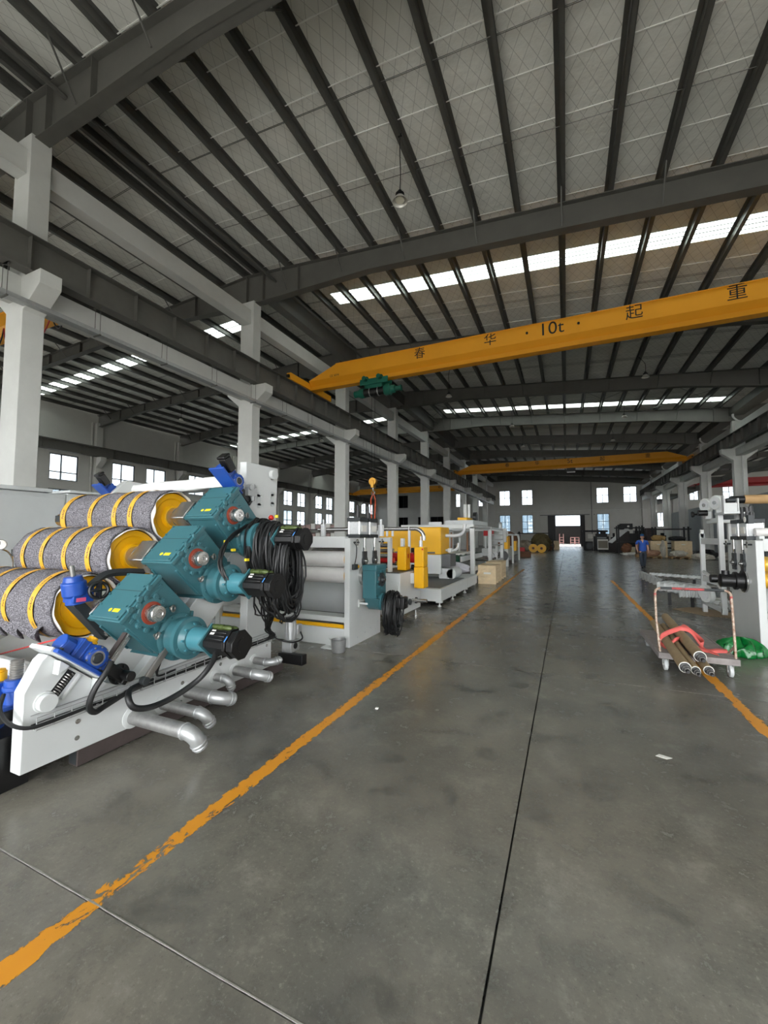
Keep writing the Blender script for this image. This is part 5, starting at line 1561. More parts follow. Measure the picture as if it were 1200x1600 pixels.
# ---- stacking line: white portal frames, conveyor, wooden panels, rollers
sl = thing('stacking_line', 'long white framed conveyor line beyond the yellow housing', 'machine', (-4.2, 18, 0))
def post(x, y, h, w=.07): return MB().box(x - w, x + w, y - w, y + w, 0, h).build('post', M_white, sl, bevel=.006)
PY = [13.6, 17.0, 20.3]
for y in PY:
    for x in (-2.85, -5.3): post(x, y, 1.92)
    MB().box(-5.37, -2.78, y - .07, y + .07, 1.86, 2.0).build('portal_beam', M_white, sl, bevel=.008)
for x in (-2.85, -5.3):
    MB().box(x - .05, x + .05, 13.67, 20.3, 1.9, 1.97).build('long_beam', M_white, sl, smooth=False)
    MB().box(x - .05, x + .05, 13.67, 20.3, .45, .58).build('bed_beam', M_white, sl, smooth=False)
cv = MB().box(-4.9, -3.2, 13.0, 13.1, .98, 1.0).box(-5.0, -3.15, 13.05, 16.6, .78, .96).cyl((-5.0, 13.05, .87), (-3.15, 13.05, .87), .1, n=20).build('conveyor', M_green, sl)
MB().box(-3.13, -3.08, 13.0, 16.6, .78, .95).build('conveyor_side', M_alum, cv, bevel=.01)
o = MB().grid(lambda u, v: (-4.9 + 1.7 * u, 13.15 + 2.6 * v, 1.0 + .03 * math.sin(20 * v) + .012 * math.sin(30 * u)), 14, 20).build('folded_sheet', M_paper, sl, solid=.02)
for i in range(9):
    MB().cyl((-5.2, 17.2 + .33 * i, .62), (-2.9, 17.2 + .33 * i, .62), .05, n=12).build('carrier_roller', M_chrome, sl)
for i in range(6):
    x = -4.9 + .28 * i
    MB().box(x, x + .06, 15.0 + .12 * i, 15.05 + .12 * i, 1.0, 1.75).build('guide_board', mat('brown_board', (150, 112, 84), .7, var=.15, scale=7) if i % 2 else M_white, sl, smooth=False)
for z in (1.2, 1.42, 1.64):
    MB().box(-2.83, -2.79, 17.1, 20.2, z, z + .05).build('rail', M_white, sl, smooth=False)
MB().box(-3.9, -2.9, 14.0, 16.8, 2.0, 2.16).build('top_housing', M_grey if False else M_white2, sl, bevel=.01)
MB().box(-3.6, -3.25, 14.6, 15.6, 2.16, 2.28).build('yellow_actuator', M_yel, sl, bevel=.02)
MB().cyl((-3.42, 15.1, 2.28), (-3.42, 15.1, 2.78), .07, n=14).cyl((-3.28, 15.1, 2.28), (-3.28, 15.1, 2.78), .05, n=12).build('lift_column', M_white, sl)
MB().lathe((-3.15, 15.3, 2.3), (1, 0, 0), [(0, .02), (0, .2), (.12, .2), (.12, .02)], 24).build('cable_reel', M_black, sl)
MB().box(-4.4, -3.95, 13.7, 13.8, 2.0, 2.1).build('beam_end', M_white, sl)
MB().box(-2.92, -2.78, 20.2, 20.6, .85, 1.0).build('motor_box', M_alum, sl)
for (x, y, z) in ((-2.95, 17.6, .78), (-3.0, 18.3, .78), (-2.95, 19.1, .80), (-3.1, 19.8, .76)):
    MB().cyl((x, y - .12, z), (x, y + .12, z), .1, n=16).box(x - .08, x + .08, y - .05, y + .05, .58, z).build('gear_motor', M_alum, sl)
MB().box(-3.4, -3.0, 18.6, 19.0, 1.62, 1.85).build('red_cover', M_redp, sl, bevel=.01)

# ---- control post and further frames down the line
cp = thing('control_post', 'tall white control post with small cabinet and yellow guard at the line end', 'machine', (-2.9, 22.0, 0))
for (x, y) in ((-2.98, 21.7), (-2.9, 22.6), (-3.3, 21.7)):
    MB().box(x - .06, x + .06, y - .06, y + .06, 0, 1.9).build('post', M_white, cp, smooth=False)
MB().box(-3.3, -2.78, 21.4, 21.6, 1.3, 2.0).build('cabinet', M_white, cp, bevel=.01)
MB().box(-2.92, -2.74, 21.66, 22.5, .95, 1.6).build('guard', M_yel, cp, bevel=.01)
MB().lathe((-3.1, 21.6, 2.0), (0, 0, 1), [(0, .1), (.2, .12), (.3, .08), (.34, .02)], 16).build('beacon_motor', M_galv, cp)
MB().lathe((-2.95, 21.3, .62), (.3, -1, 0), [(0, .05), (0, .26), (.1, .26), (.1, .05)], 28).build('cable_drum', M_black, cp)
for y in (25.5, 29.0):
    MB().box(-3.0, -2.9, y, y + .1, 0, 1.75).box(-4.6, -4.5, y, y + .1, 0, 1.75).box(-4.6, -2.9, y, y + .1, 1.65, 1.75).build('portal', M_white, cp, smooth=False)
MB().box(-4.5, -3.1, 24, 31, .4, .9).build('far_bed', M_white2, cp, smooth=False)
MB().box(-3.05, -2.85, 26.5, 27.2, .7, 1.3).build('guard', M_yel, cp, smooth=False)

# ---- wooden crates by the line, built of boards
def crate(label, x0, x1, y0, y1, h, z0=0.0, sheet=True):
    r = thing('wooden_crate', label, 'crate', ((x0 + x1) / 2, (y0 + y1) / 2, z0), 'wooden crates')
    n = 4
    bh = (h - .1) / n
    for i in range(n):
        z = z0 + .1 + i * bh
        MB().box(x0, x1, y0, y0 + .02, z + .003, z + bh - .003).build('board', M_wood, r, smooth=False)
        MB().box(x1 - .02, x1, y0 + .02, y1, z + .003, z + bh - .003).build('board', M_wood, r, smooth=False)
        MB().box(x0, x0 + .02, y0 + .02, y1, z + .003, z + bh - .003).build('board', M_wood, r, smooth=False)
    MB().box(x0, x1, y0, y1, z0 + h - .015, z0 + h).build('lid', M_wood, r, smooth=False)
    MB().box(x0 + .02, x1 - .02, y1 - .02, y1, z0 + .1, z0 + h - .015).build('back_board', M_wood, r, smooth=False)
    for q in (0, .45, .9):
        yy = y0 + (y1 - y0 - .1) * q / .9
        MB().box(x0, x1, yy, yy + .1, z0, z0 + .1).build('skid', M_wood, r, smooth=False)
    if sheet: MB().box((x0 + x1) / 2 - .11, (x0 + x1) / 2 + .13, y0 - .002, y0, z0 + h * .52, z0 + h * .62).build('label_sheet', M_paper, r, smooth=False)
    return r
crate('pale wooden crate with white label nearest the yellow line', -2.77, -2.18, 14.05, 15.15, .63)
crate('second pale wooden crate right behind the labelled crate', -2.75, -2.2, 15.45, 16.7, .66, sheet=False)
o = MB().hexa([(-3.05, 13.7, 0), (-2.98, 13.72, 0), (-2.62, 14.02, .48), (-2.69, 14.0, .48), (-3.05, 13.95, 0), (-2.98, 13.97, 0), (-2.62, 14.04, .48), (-2.69, 14.03, .48)]).build('loose_board', M_wood, smooth=False, fix=True)
tag(o, 'loose wooden board leaning against the labelled crate', 'board')
# low rack with packed goods in the side aisle, seen over the press
ra = thing('goods_rack', 'low rack of packed pinkish goods in the side aisle behind the roll press', 'rack', (-14.6, 24.2, 0))
M_pinkg = mat('pinkish_packs', (176, 150, 146), .7, var=.3, scale=3)
for x in (-17.2, -15.4, -13.4, -12.7):
    MB().box(x - .05, x + .05, 23.9, 24.0, 0, 2.5).build('upright', M_brown, ra, smooth=False)
for z in (.6, 1.5, 2.1):
    MB().box(-17.2, -12.65, 23.85, 24.9, z - .06, z).build('shelf', M_brown, ra, smooth=False)
for i in range(11):
    x = -17.1 + .4 * i
    for z in (1.5, 2.1):
        MB().box(x + .03, x + .37, 23.95, 24.7, z, z + .28 + .1 * ((i * 7 + int(z * 3)) % 3) / 2).build('pack', (M_pinkg, M_paper, M_pinkg)[(i + int(z)) % 3], ra, smooth=False)
# ================================================================== RIGHT SIDE OF THE AISLE
pr = press('roll_press', 'pale grey roll press with golden rolls and black motor stub at the right edge', 2.43, -1, 7.40, 8.42, 1.54, 2.6, M_gold, M_yel, .115, (1.20, .975), False)
md = MB().lathe((2.43, 7.84, .93), (-1, 0, 0), [(0, .15), (.03, .15), (.035, .12), (.10, .115), (.10, .135), (.13, .135), (.135, .10), (.30, .10), (.31, .085)], 32).build('motor_stub', M_black, pr)
MB().annulus((2.425, 7.84, .93), (-1, 0, 0), .17, .14, .02, 36).build('ring_flange', M_chrome, md)
MB().cyl((2.10, 7.88, .95), (2.02, 7.88, .95), .06, n=18).cyl((2.2, 7.84, 1.02), (2.2, 7.84, 1.08), .05, n=16).build('terminal_cover', M_black, md)
MB().box(2.62, 2.66, 7.5, 7.6, 0.0, .9).build('inner_post', M_chrome, pr)
MB().box(2.55, 4.9, 7.42, 7.5, .52, .54).build('guide_plate', M_white, pr)
for i, (z, m_) in enumerate(((.24, mat('dark_blue_tool', (40, 70, 110), .4)), (.12, mat('light_blue_tool', (120, 170, 220), .4)))):
    MB().box(2.58, 3.2, 7.6, 7.7, z + .05, z + .09).build('tool_bar', m_, pr)
MB().cyl((2.36, 7.42, 1.95), (2.36, 7.42, 2.02), .04, n=14).cyl((2.36, 7.42, 1.90), (2.36, 7.42, 1.95), .02, n=10).build('gauge_head', M_black, pr)
MB().box(2.36, 2.42, 7.38, 7.5, 1.78, 1.90).build('gauge_bracket', M_charc, pr)
MB().cyl((2.34, 7.44, 1.84), (2.335, 7.44, 1.84), .04, n=20).build('pressure_gauge', M_paper, pr)
MB().cyl((2.5, 7.62, 1.66), (4.8, 7.62, 1.66), .06, n=20).build('wrapped_bar', M_film, pr)

# ---- unwinding rack behind it
rk = thing('unwind_rack', 'white steel unwinding rack with small rubber wheels beside the grey roll press', 'rack', (3.0, 10.1, 0))
def tubebar(x0, x1, y0, y1, z0, z1, nm='bar'): return MB().box(x0, x1, y0, y1, z0, z1).build(nm, M_white, rk, bevel=.005)
tubebar(2.60, 2.68, 10.70, 10.78, .0, 1.66, 'post'); tubebar(2.60, 2.68, 9.52, 9.60, .15, 2.0, 'post')
tubebar(3.0, 3.08, 10.4, 10.48, .5, 1.86, 'post'); tubebar(3.0, 3.08, 9.52, 9.60, .15, 2.0, 'post')
tubebar(2.61, 2.67, 9.60, 10.70, 1.44, 1.56); tubebar(2.61, 2.67, 9.60, 10.70, .66, .78); tubebar(2.61, 3.08, 10.7, 10.76, 1.46, 1.54)
tubebar(2.58, 2.95, 9.12, 9.62, 2.0, 2.04, 'shelf'); tubebar(2.62, 3.0, 9.8, 10.3, 1.86, 1.92); tubebar(2.61, 2.67, 9.60, 10.0, 1.86, 1.95)
tubebar(2.61, 2.67, 10.70, 10.78, 1.56, 1.74)
for i in range(5):
    tubebar(2.55 + .09 * i, 2.95 + .09 * i, 10.45 - .2 * i, 10.58 - .2 * i, .26 - .02 * i, .34 - .02 * i, 'step_bar')
tubebar(2.6, 2.68, 9.5, 10.8, .18, .26)
MB().tube([(2.64, 10.75, .86), (2.64, 9.9, .72), (2.64, 9.5, .55)], .035, 8).build('diagonal', M_white, rk)
for (x, y, z) in ((2.58, 10.08, 2.22), (2.64, 9.66, 2.24)):
    WA = Vector((1, .5, 0)).normalized(); w = MB().lathe(Vector((x, y, z)) - WA * .05, WA, [(0, .06), (0, .125), (.015, .14), (.085, .14), (.1, .125), (.1, .06)], 28).build('rubber_wheel', M_white, rk)
    MB().cyl(Vector((x, y, z)) - WA * .055, Vector((x, y, z)) + WA * .055, .085, n=24).build('wheel_disc', M_alum, w)
    MB().cyl(Vector((x, y, z)) - WA * .07, Vector((x, y, z)) - WA * .05, .035, n=14).build('wheel_hub', M_chrome, w)
    MB().box(x - .03, x + .06, y - .04, y + .04, 1.95, z).build('wheel_fork', M_white, w)
for (x, y, z) in ((2.55, 10.3, .47), (2.5, 9.95, .44)):
    w = MB().lathe(Vector((x, y, z)) - WA * .05, WA, [(0, .06), (0, .13), (.015, .14), (.085, .14), (.1, .13), (.1, .06)], 28).build('rubber_wheel', M_white, rk)
    MB().cyl(Vector((x, y, z)) - WA * .055, Vector((x, y, z)) + WA * .055, .07, n=24).build('wheel_disc', M_alum, w)
MB().cyl((2.42, 10.3, 2.05), (2.55, 10.3, 2.05), .02, n=12).lathe((2.42, 10.3, 2.05), (-1, 0, 0), [(0, .05), (.03, .065), (.05, .05)], 16).build('knob_screw', M_black, rk)
MB().cyl((2.4, 9.95, 2.06), (2.55, 9.95, 2.06), .06, n=14).build('knob_screw', M_black, rk)
MB().box(2.62, 2.80, 9.20, 9.26, 2.04, 2.20).box(2.60, 2.62, 9.18, 9.3, 2.04, 2.34).box(2.80, 2.82, 9.18, 9.3, 2.04, 2.28).build('roll_cradle', M_white, rk, bevel=.004)
MB().cyl((2.65, 9.22, 2.25), (2.78, 9.22, 2.25), .04, n=16).build('clamp', M_charc, rk)
rl = thing('paper_roll', 'brown paper-wrapped tube resting on top of the white rack', 'tube', (4.2, 10.2, 2.3))
MB().cyl((3.1, 9.85, 2.30), (6.0, 9.85, 2.26), .085, n=24).build('tube_body', mat('kraft_tube', (186, 150, 104), .7, var=.08, scale=8), rl)
MB().cyl((2.9, 9.85, 2.30), (3.1, 9.85, 2.30), .075, n=20).build('end_wrap', M_black, rl)

# ---- film-wrapped steel frame on black legs
M_wrap = mat('clear_film_wrap', (196, 200, 200), .25, var=.12, scale=9, bump=.7, bscale=22)
wf_ = thing('wrapped_trestle', 'film-wrapped steel frame on black legs standing beyond the hand cart', 'frame', (2.4, 12.5, 0))
def wbar(p, q, h, w, nm='wrapped_beam'):
    p, q = Vector(p), Vector(q); d = (q - p); L = d.length; d.normalize(); n_ = Vector((-d.y, d.x, 0)).normalized()
    def f(u, v):
        a = 2 * PI * u
        k = .012 * math.sin(40 * v + 3 * a) + .008 * math.sin(90 * v)
        c, s_ = math.cos(a), math.sin(a)
        cx = math.copysign(abs(c) ** .4, c) * (w / 2 + k); cz = math.copysign(abs(s_) ** .4, s_) * (h / 2 + k)
        pt = p + d * (L * v) + n_ * cx
        return (pt.x, pt.y, pt.z + cz)
    return MB().grid(f, 24, 40, closed_u=True).build(nm, M_wrap, wf_, fix=True)
wbar((2.02, 14.6, .44), (2.1, 11.6, .46), .20, .08)
wbar((2.2, 14.2, .50), (3.4, 14.0, .46), .07, .10)
wbar((2.1, 11.7, .42), (2.9, 10.9, .40), .22, .5, 'wrapped_bundle')
wbar((2.25, 11.0, .34), (2.6, 10.95, .36), .16, .2, 'wrapped_bundle')
for (x, y) in ((2.18, 11.6), (2.55, 11.3), (2.06, 14.4), (3.2, 13.9)):
    MB().box(x - .03, x + .03, y - .03, y + .03, 0, .40).build('leg', M_black, wf_, smooth=False)
MB().cyl((2.055, 11.9, .46), (2.03, 11.9, .46), .03, n=14).build('bolt_hole', M_charc, wf_)
o = MB().prism([(2.1, 10.9), (2.5, 10.25), (3.2, 10.1), (3.3, 10.6), (2.6, 11.4)], 'z', .002, .012).build('cardboard_sheet', mat('cardboard', (150, 130, 104), .85, var=.1, scale=5), smooth=False); tag(o, 'flat cardboard sheet on the floor under the white rack', 'cardboard')

# ---- hand cart with wrapped tubes
M_cart = mat('worn_grey_cart_board', (146, 140, 138), .75, var=.25, scale=10)
M_rustw = mat('chipped_white_tube', (196, 186, 170), .5, .2, var=.35, scale=30, dirt=(120, 70, 44))
M_redt = mat('red_tube_paint', (200, 62, 66), .45, var=.2, scale=20, dirt=(90, 60, 56))
ct = thing('hand_cart', 'worn grey platform hand cart with bent tube handle parked on the yellow line', 'cart', (1.38, 6.5, 0), rz=math.radians(-3.5))
def cbox(*a): return MB().box(*a)
dk = MB().box(.985, 1.73, 5.88, 7.22, .185, .215).build('deck', M_cart, ct, bevel=.006)
MB().box(.975, 1.74, 5.86, 5.885, .15, .22).build('deck_edge', M_cart, ct, bevel=.004)
MB().box(.97, .99, 5.87, 7.23, .15, .22).box(1.725, 1.745, 5.87, 7.23, .15, .22).build('deck_edge', M_cart, ct, bevel=.004)
hp = [(1.0, 5.93, .2), (.985, 6.0, .55), (.985, 6.03, .90)] + [tuple(v) for v in arc((1.05, 6.03, .90), (-1, 0, 0), (0, 0, 1), .065, 0, PI / 2, 6)][1:] 
hp2 = [(1.67, 6.03, .965)] + [tuple(v) for v in arc((1.67, 6.03, .90), (0, 0, 1), (1, 0, 0), .065, 0, PI / 2, 6)][1:] + [(1.735, 6.0, .55), (1.72, 5.93, .2)]
MB().tube(spline(hp[:3], 4) + hp[3:], .014, 10).build('handle_side', M_rustw, ct)
MB().tube(hp2[:7] + spline(hp2[6:], 4)[1:], .014, 10).build('handle_side', M_rustw, ct)
MB().cyl((1.05, 6.03, .965), (1.67, 6.03, .965), .0145, n=12).build('handle_bar', M_redt, ct)
MB().cyl((1.04, 6.03, .965), (1.16, 6.03, .965), .0155, n=12).cyl((1.48, 6.03, .965), (1.67, 6.03, .965), .0155, n=12).build('handle_grip', M_charc, ct)
for x in (.985, 1.735):
    MB().cyl((x, 6.03, .80), (x, 6.03, .90), .0152, n=12).build('handle_band', M_redt, ct)
MB().tube([(1.725, 5.95, .35), (1.70, 6.15, .2)], .012, 8).tube([(1.0, 5.95, .35), (1.02, 6.15, .2)], .012, 8).build('handle_brace', M_rustw, ct)
for (x, y) in ((1.05, 5.95), (1.67, 5.95), (1.05, 7.12), (1.67, 7.12)):
    w = MB().lathe((x - .02, y, .068), (1, 0, 0), [(0, .02), (0, .06), (.006, .068), (.034, .068), (.04, .06), (.04, .02)], 24).build('caster_wheel', M_white2, ct)
    MB().cyl((x - .026, y, .068), (x + .026, y, .068), .02, n=12).build('caster_hub', M_steelb, w)
    MB().box(x - .032, x - .026, y - .02, y + .02, .055, .15).box(x + .026, x + .032, y - .02, y + .02, .055, .15).box(x - .045, x + .045, y - .04, y + .04, .143, .152).build('caster_fork', M_galv, w, bevel=.002)
# tubes on the cart
M_kraft = mat('brown_wrapping_paper', (160, 138, 106), .8, var=.14, scale=9, bump=.25, bscale=40)
TUBES = [((1.20, 7.50), (1.07, 5.12), .27, 'leftmost brown paper-wrapped shaft lying on the hand cart', .052),
         ((1.30, 7.42), (1.155, 5.10), .255, 'thin brown-wrapped shaft second from the left on the hand cart', .040),
         ((1.40, 7.78), (1.26, 5.38), .33, 'longest brown-wrapped shaft lying on top of the others on the cart', .055),
         ((1.41, 7.50), (1.27, 5.14), .258, 'rightmost brown-wrapped shaft under the top one on the cart', .043)]
for (a, b, z, lab, r_) in TUBES:
    t = thing('wrapped_shaft', lab, 'shaft', (a[0], a[1], z), 'paper-wrapped shafts on the cart')
    A, B = Vector((a[0], a[1], z)), Vector((b[0], b[1], z))
    d = (B - A).normalized()
    MB().cyl(A, B, r_, n=22).build('wrapping', M_kraft, t)
    MB().annulus(B - d * .005, d, r_ * 1.03, r_ * .90, .012, 24).build('paper_rim', M_paper, t)
    MB().lathe(B, d, [(0, r_ * .88), (.03, r_ * .86), (.035, r_ * .6), (.06, r_ * .6), (.065, r_ * .66), (.09, r_ * .62), (.095, r_ * .4), (.15, r_ * .4), (.155, r_ * .3), (.175, r_ * .28)], 18).build('shaft_end', M_black, t)
    MB().ring(B + d * .075, d, r_ * .62, .004, 18, 6).ring(B + d * .12, d, r_ * .42, .004, 18, 6).build('thread_ring', M_steelb, t)
    MB().cyl(A - d * .03, A, r_ * .7, n=12).build('paper_twist', M_kraft, t)
def ribbon(pts, wdir, w, label):
    P = spline(pts, 8)
    vs = []; fs = []
    wd = [Vector(x) for x in wdir]
    for i, p in enumerate(P):
        t = i / (len(P) - 1) * (len(wd) - 1); k = min(int(t), len(wd) - 2); q = wd[k].lerp(wd[k + 1], t - k).normalized()
        vs += [p - q * w / 2, p + q * w / 2]
    for i in range(len(P) - 1): fs.append((2 * i, 2 * i + 1, 2 * i + 3, 2 * i + 2))
    return MB().add(vs, fs)
M_sling = mat('pink_red_sling', (240, 112, 106), .7, var=.08, scale=15)
sg = thing('lifting_sling', 'salmon red webbing sling looped over the wrapped shafts on the cart', 'sling', (1.35, 6.4, .25))
ribbon([(1.06, 6.25, .235), (1.07, 6.28, .31), (1.14, 6.34, .355), (1.26, 6.44, .39), (1.34, 6.48, .41), (1.42, 6.42, .39), (1.46, 6.30, .30), (1.50, 6.15, .235), (1.58, 6.0, .225)], [(0, .5, .8), (0, .7, .7), (0.2, .7, .7), (0, 1, 0)], .07, '').build('strap', M_sling, sg, solid=.006)
ribbon([(1.06, 6.25, .235), (1.10, 6.10, .245), (1.18, 6.08, .335), (1.24, 6.16, .34)], [(0, .6, .8), (.4, .6, .8)], .06, '').build('strap', M_sling, sg, solid=.006)
ribbon([(1.34, 6.5, .41), (1.40, 6.62, .40), (1.48, 6.66, .34), (1.545, 6.55, .27), (1.54, 6.40, .25), (1.48, 6.32, .24)], [(0, .3, 1), (0, .2, 1), (0.3, 0, 1), (0, .2, 1)], .07, '').build('loop', M_sling, sg, solid=.006)
ribbon([(1.42, 6.22, .24), (1.52, 6.12, .228), (1.62, 6.16, .235), (1.73, 6.22, .226)], [(.2, 1, .4), (0, 1, .6), (0, 1, .4)], .075, '').build('strap_tail', M_sling, sg, solid=.006)

# ---- green plastic bag
def gbag(u, v):
    a = 2 * PI * u
    k = 1 + .10 * math.sin(4 * a + 1) + .07 * math.sin(11 * a + 5 * v) + .05 * math.sin(17 * a - 3 * v)
    e = math.sin(PI * .5 * min(1, v * 1.25)) ** .6
    return (2.12 + .27 * k * e * math.cos(a), 7.12 + .20 * k * e * math.sin(a), max(.004, .20 * (1 - v) ** .7 * (1 + .2 * math.sin(6 * a + 8 * v))))
o = MB().grid(gbag, 64, 22, closed_u=True).build('plastic_bag', mat('green_plastic', (10, 110, 48), .22, var=.3, scale=14, bump=.8, bscale=18), solid=.002); tag(o, 'crumpled green plastic bag on the floor behind the hand cart', 'bag')
o = MB().prism([(.555, 3.62), (.62, 3.60), (.66, 3.63), (.585, 3.66)], 'z', .0005, .002).build('paper_scrap', M_paper, smooth=False); tag(o, 'small white paper scrap lying on the open concrete floor', 'paper scrap')
o = MB().box(-1.66, -1.635, 3.52, 3.545, .0005, .01).build('plastic_chip', M_paper, smooth=False); tag(o, 'tiny white chip on the floor beside the yellow line', 'chip')
# supports at the far ends of the long tubes
MB().box(5.62, 5.70, 9.81, 9.89, 0, 2.17).box(5.45, 5.87, 9.6, 10.1, 0, .05).build('tube_stand', M_white, rk, bevel=.005)
for x in (2.56, 4.7):
    MB().box(x - .03, x + .03, 7.56, 7.68, 1.535, 1.605).build('bar_cradle', M_white, pr, bevel=.004)
# ================================================================== PERSON WALKING UP THE AISLE
def skin(name, verts, edges, m, parent, sub=2, root=0):
    me = bpy.data.meshes.new(name)
    me.from_pydata([v[:3] for v in verts], edges, [])
    me.materials.append(m)
    o = link(name, me, parent)
    md = o.modifiers.new('skin', 'SKIN'); md.use_smooth_shade = True; md.branch_smoothing = .6
    sl_ = me.skin_vertices[0].data if me.skin_vertices else None
    if sl_ is None:
        bm = bmesh.new(); bm.from_mesh(me); bm.verts.layers.skin.verify(); bm.to_mesh(me); bm.free()
        sl_ = me.skin_vertices[0].data
    for i, v in enumerate(verts):
        rr_ = v[3] if isinstance(v[3], tuple) else (v[3], v[3])
        sl_[i].radius = rr_; sl_[i].use_root = (i == root)
    md = o.modifiers.new('sub', 'SUBSURF'); md.levels = sub; md.render_levels = sub
    return o
M_skin = mat('skin', (196, 150, 126), .55)
M_shirt = mat('blue_work_shirt', (44, 88, 178), .8, var=.1, scale=9)
M_jeans = mat('dark_jeans', (54, 62, 74), .85, var=.15, scale=10)
M_cap = mat('blue_cap', (28, 92, 150), .6)
M_shoe = mat('dark_shoes', (24, 24, 26), .5)
PX, PY_ = 3.48, 24.1
pn = thing('person', 'person in blue work shirt, dark jeans and blue cap walking up the aisle', 'person', (PX, PY_, 0))
def W_(x, y, z): return (PX + x, PY_ + y, z)
# facing the camera (-Y); the right foot steps forward
body = [
    (*W_(0, 0, .92), (.13, .10)), (*W_(0, .0, 1.08), (.125, .095)), (*W_(0, -.01, 1.25), (.145, .10)), (*W_(0, 0, 1.38), (.12, .085)), (*W_(0, -.005, 1.45), .052), (*W_(0, -.02, 1.53), (.066, .075)), (*W_(0, -.025, 1.61), (.074, .088)), (*W_(0, -.02, 1.67), (.055, .065)),
    # left arm (viewer's right): 8..11
    (*W_(.17, 0, 1.37), .055), (*W_(.225, .02, 1.12), .042), (*W_(.225, -.06, .88), .032), (*W_(.22, -.09, .82), (.02, .035)),
    # right arm (viewer's left), swung out: 12..15
    (*W_(-.17, 0, 1.37), .055), (*W_(-.26, .03, 1.14), .042), (*W_(-.25, -.10, .95), .032), (*W_(-.24, -.15, .90), (.02, .035)),
    # legs 16..19 left, 20..23 right
    (*W_(.09, 0, .84), .085), (*W_(.09, .06, .47), .058), (*W_(.075, .20, .10), .04), (*W_(.08, .10, .045), .035),
    (*W_(-.09, 0, .84), .085), (*W_(-.075, -.10, .48), .058), (*W_(-.06, -.11, .09), .04), (*W_(-.06, -.23, .035), .035)]
be = [(0, 1), (1, 2), (2, 3), (3, 4), (4, 5), (5, 6), (6, 7), (3, 8), (8, 9), (9, 10), (10, 11), (3, 12), (12, 13), (13, 14), (14, 15), (0, 16), (16, 17), (17, 18), (18, 19), (0, 20), (20, 21), (21, 22), (22, 23)]
# fingers and thumb
for wi, sx in ((11, 1), (15, -1)):
    bx_, by_, bz_ = body[wi][:3]
    for k in range(4):
        dy = -.022 + .015 * k
        i0 = len(body)
        L = (.055, .065, .062, .048)[k]
        body.append((bx_ - sx * .004, by_ + dy, bz_ - .035, .0095)); body.append((bx_ - sx * .010, by_ + dy - .008, bz_ - .035 - L * .55, .0088)); body.append((bx_ - sx * .022, by_ + dy - .012, bz_ - .035 - L, .008))
        be += [(wi, i0), (i0, i0 + 1), (i0 + 1, i0 + 2)]
    i0 = len(body)
    body.append((bx_ - sx * .01, by_ - .04, bz_ - .01, .011)); body.append((bx_ - sx * .018, by_ - .055, bz_ - .045, .0095))
    be += [(wi, i0), (i0, i0 + 1)]
skin('body', body, be, M_skin, pn)
shirt = [(*W_(0, 0, .80), (.19, .135)), (*W_(0, 0, .98), (.185, .13)), (*W_(0, -.01, 1.22), (.185, .125)), (*W_(0, 0, 1.38), (.15, .10)), (*W_(0, .005, 1.43), (.075, .075)),
         (*W_(.185, 0, 1.365), .075), (*W_(.235, .02, 1.16), .07), (*W_(-.185, 0, 1.365), .075), (*W_(-.27, .03, 1.18), .07)]
skin('shirt', shirt, [(0, 1), (1, 2), (2, 3), (3, 4), (3, 5), (5, 6), (3, 7), (7, 8)], M_shirt, pn)
MB().hexa([(PX - .008, PY_ - .118, 1.27), (PX + .008, PY_ - .118, 1.27), (PX + .008, PY_ - .10, 1.27), (PX - .008, PY_ - .10, 1.27), (PX - .045, PY_ - .118, 1.40), (PX + .045, PY_ - .118, 1.40), (PX + .04, PY_ - .09, 1.40), (PX - .04, PY_ - .09, 1.40)]).build('open_collar', M_skin, pn)
tr_ = [(*W_(0, 0, .93), (.16, .12)), (*W_(0, 0, .84), (.16, .12)), (*W_(.095, 0, .78), .105), (*W_(.09, .06, .47), .08), (*W_(.076, .19, .07), .065), (*W_(-.095, -.01, .78), .105), (*W_(-.075, -.10, .48), .08), (*W_(-.06, -.11, .06), .065)]
skin('trousers', tr_, [(0, 1), (1, 2), (2, 3), (3, 4), (1, 5), (5, 6), (6, 7)], M_jeans, pn)
for (x, y, z) in ((.078, .14, .06), (-.06, -.17, .05)):
    MB().sphere((PX + x, PY_ + y, z - .005), 1, 14, 8, .05, .135, .05).build('shoe', M_shoe, pn)
MB().sphere((PX, PY_ - .015, 1.655), 1, 18, 10, .088, .105, .075).build('cap', M_cap, pn)
MB().sphere((PX - .01, PY_ - .12, 1.635), 1, 16, 6, .075, .075, .012).build('cap_peak', M_cap, pn)
for s_ in (-1, 1):
    MB().sphere((PX + s_ * .03, PY_ - .098, 1.58), .010, 8, 6).build('eye', M_shoe, pn)
    MB().sphere((PX + s_ * .076, PY_ - .015, 1.56), 1, 8, 6, .012, .022, .034).build('ear', M_skin, pn)
MB().sphere((PX, PY_ - .118, 1.55), 1, 8, 6, .013, .018, .024).build('nose', M_skin, pn)
MB().sphere((PX, PY_ - .10, 1.505), 1, 8, 6, .022, .010, .006).build('mouth', mat('lips', (150, 90, 84), .5), pn)
MB().sphere((PX, PY_ + .03, 1.58), 1, 14, 8, .084, .085, .075).build('hair', M_shoe, pn)

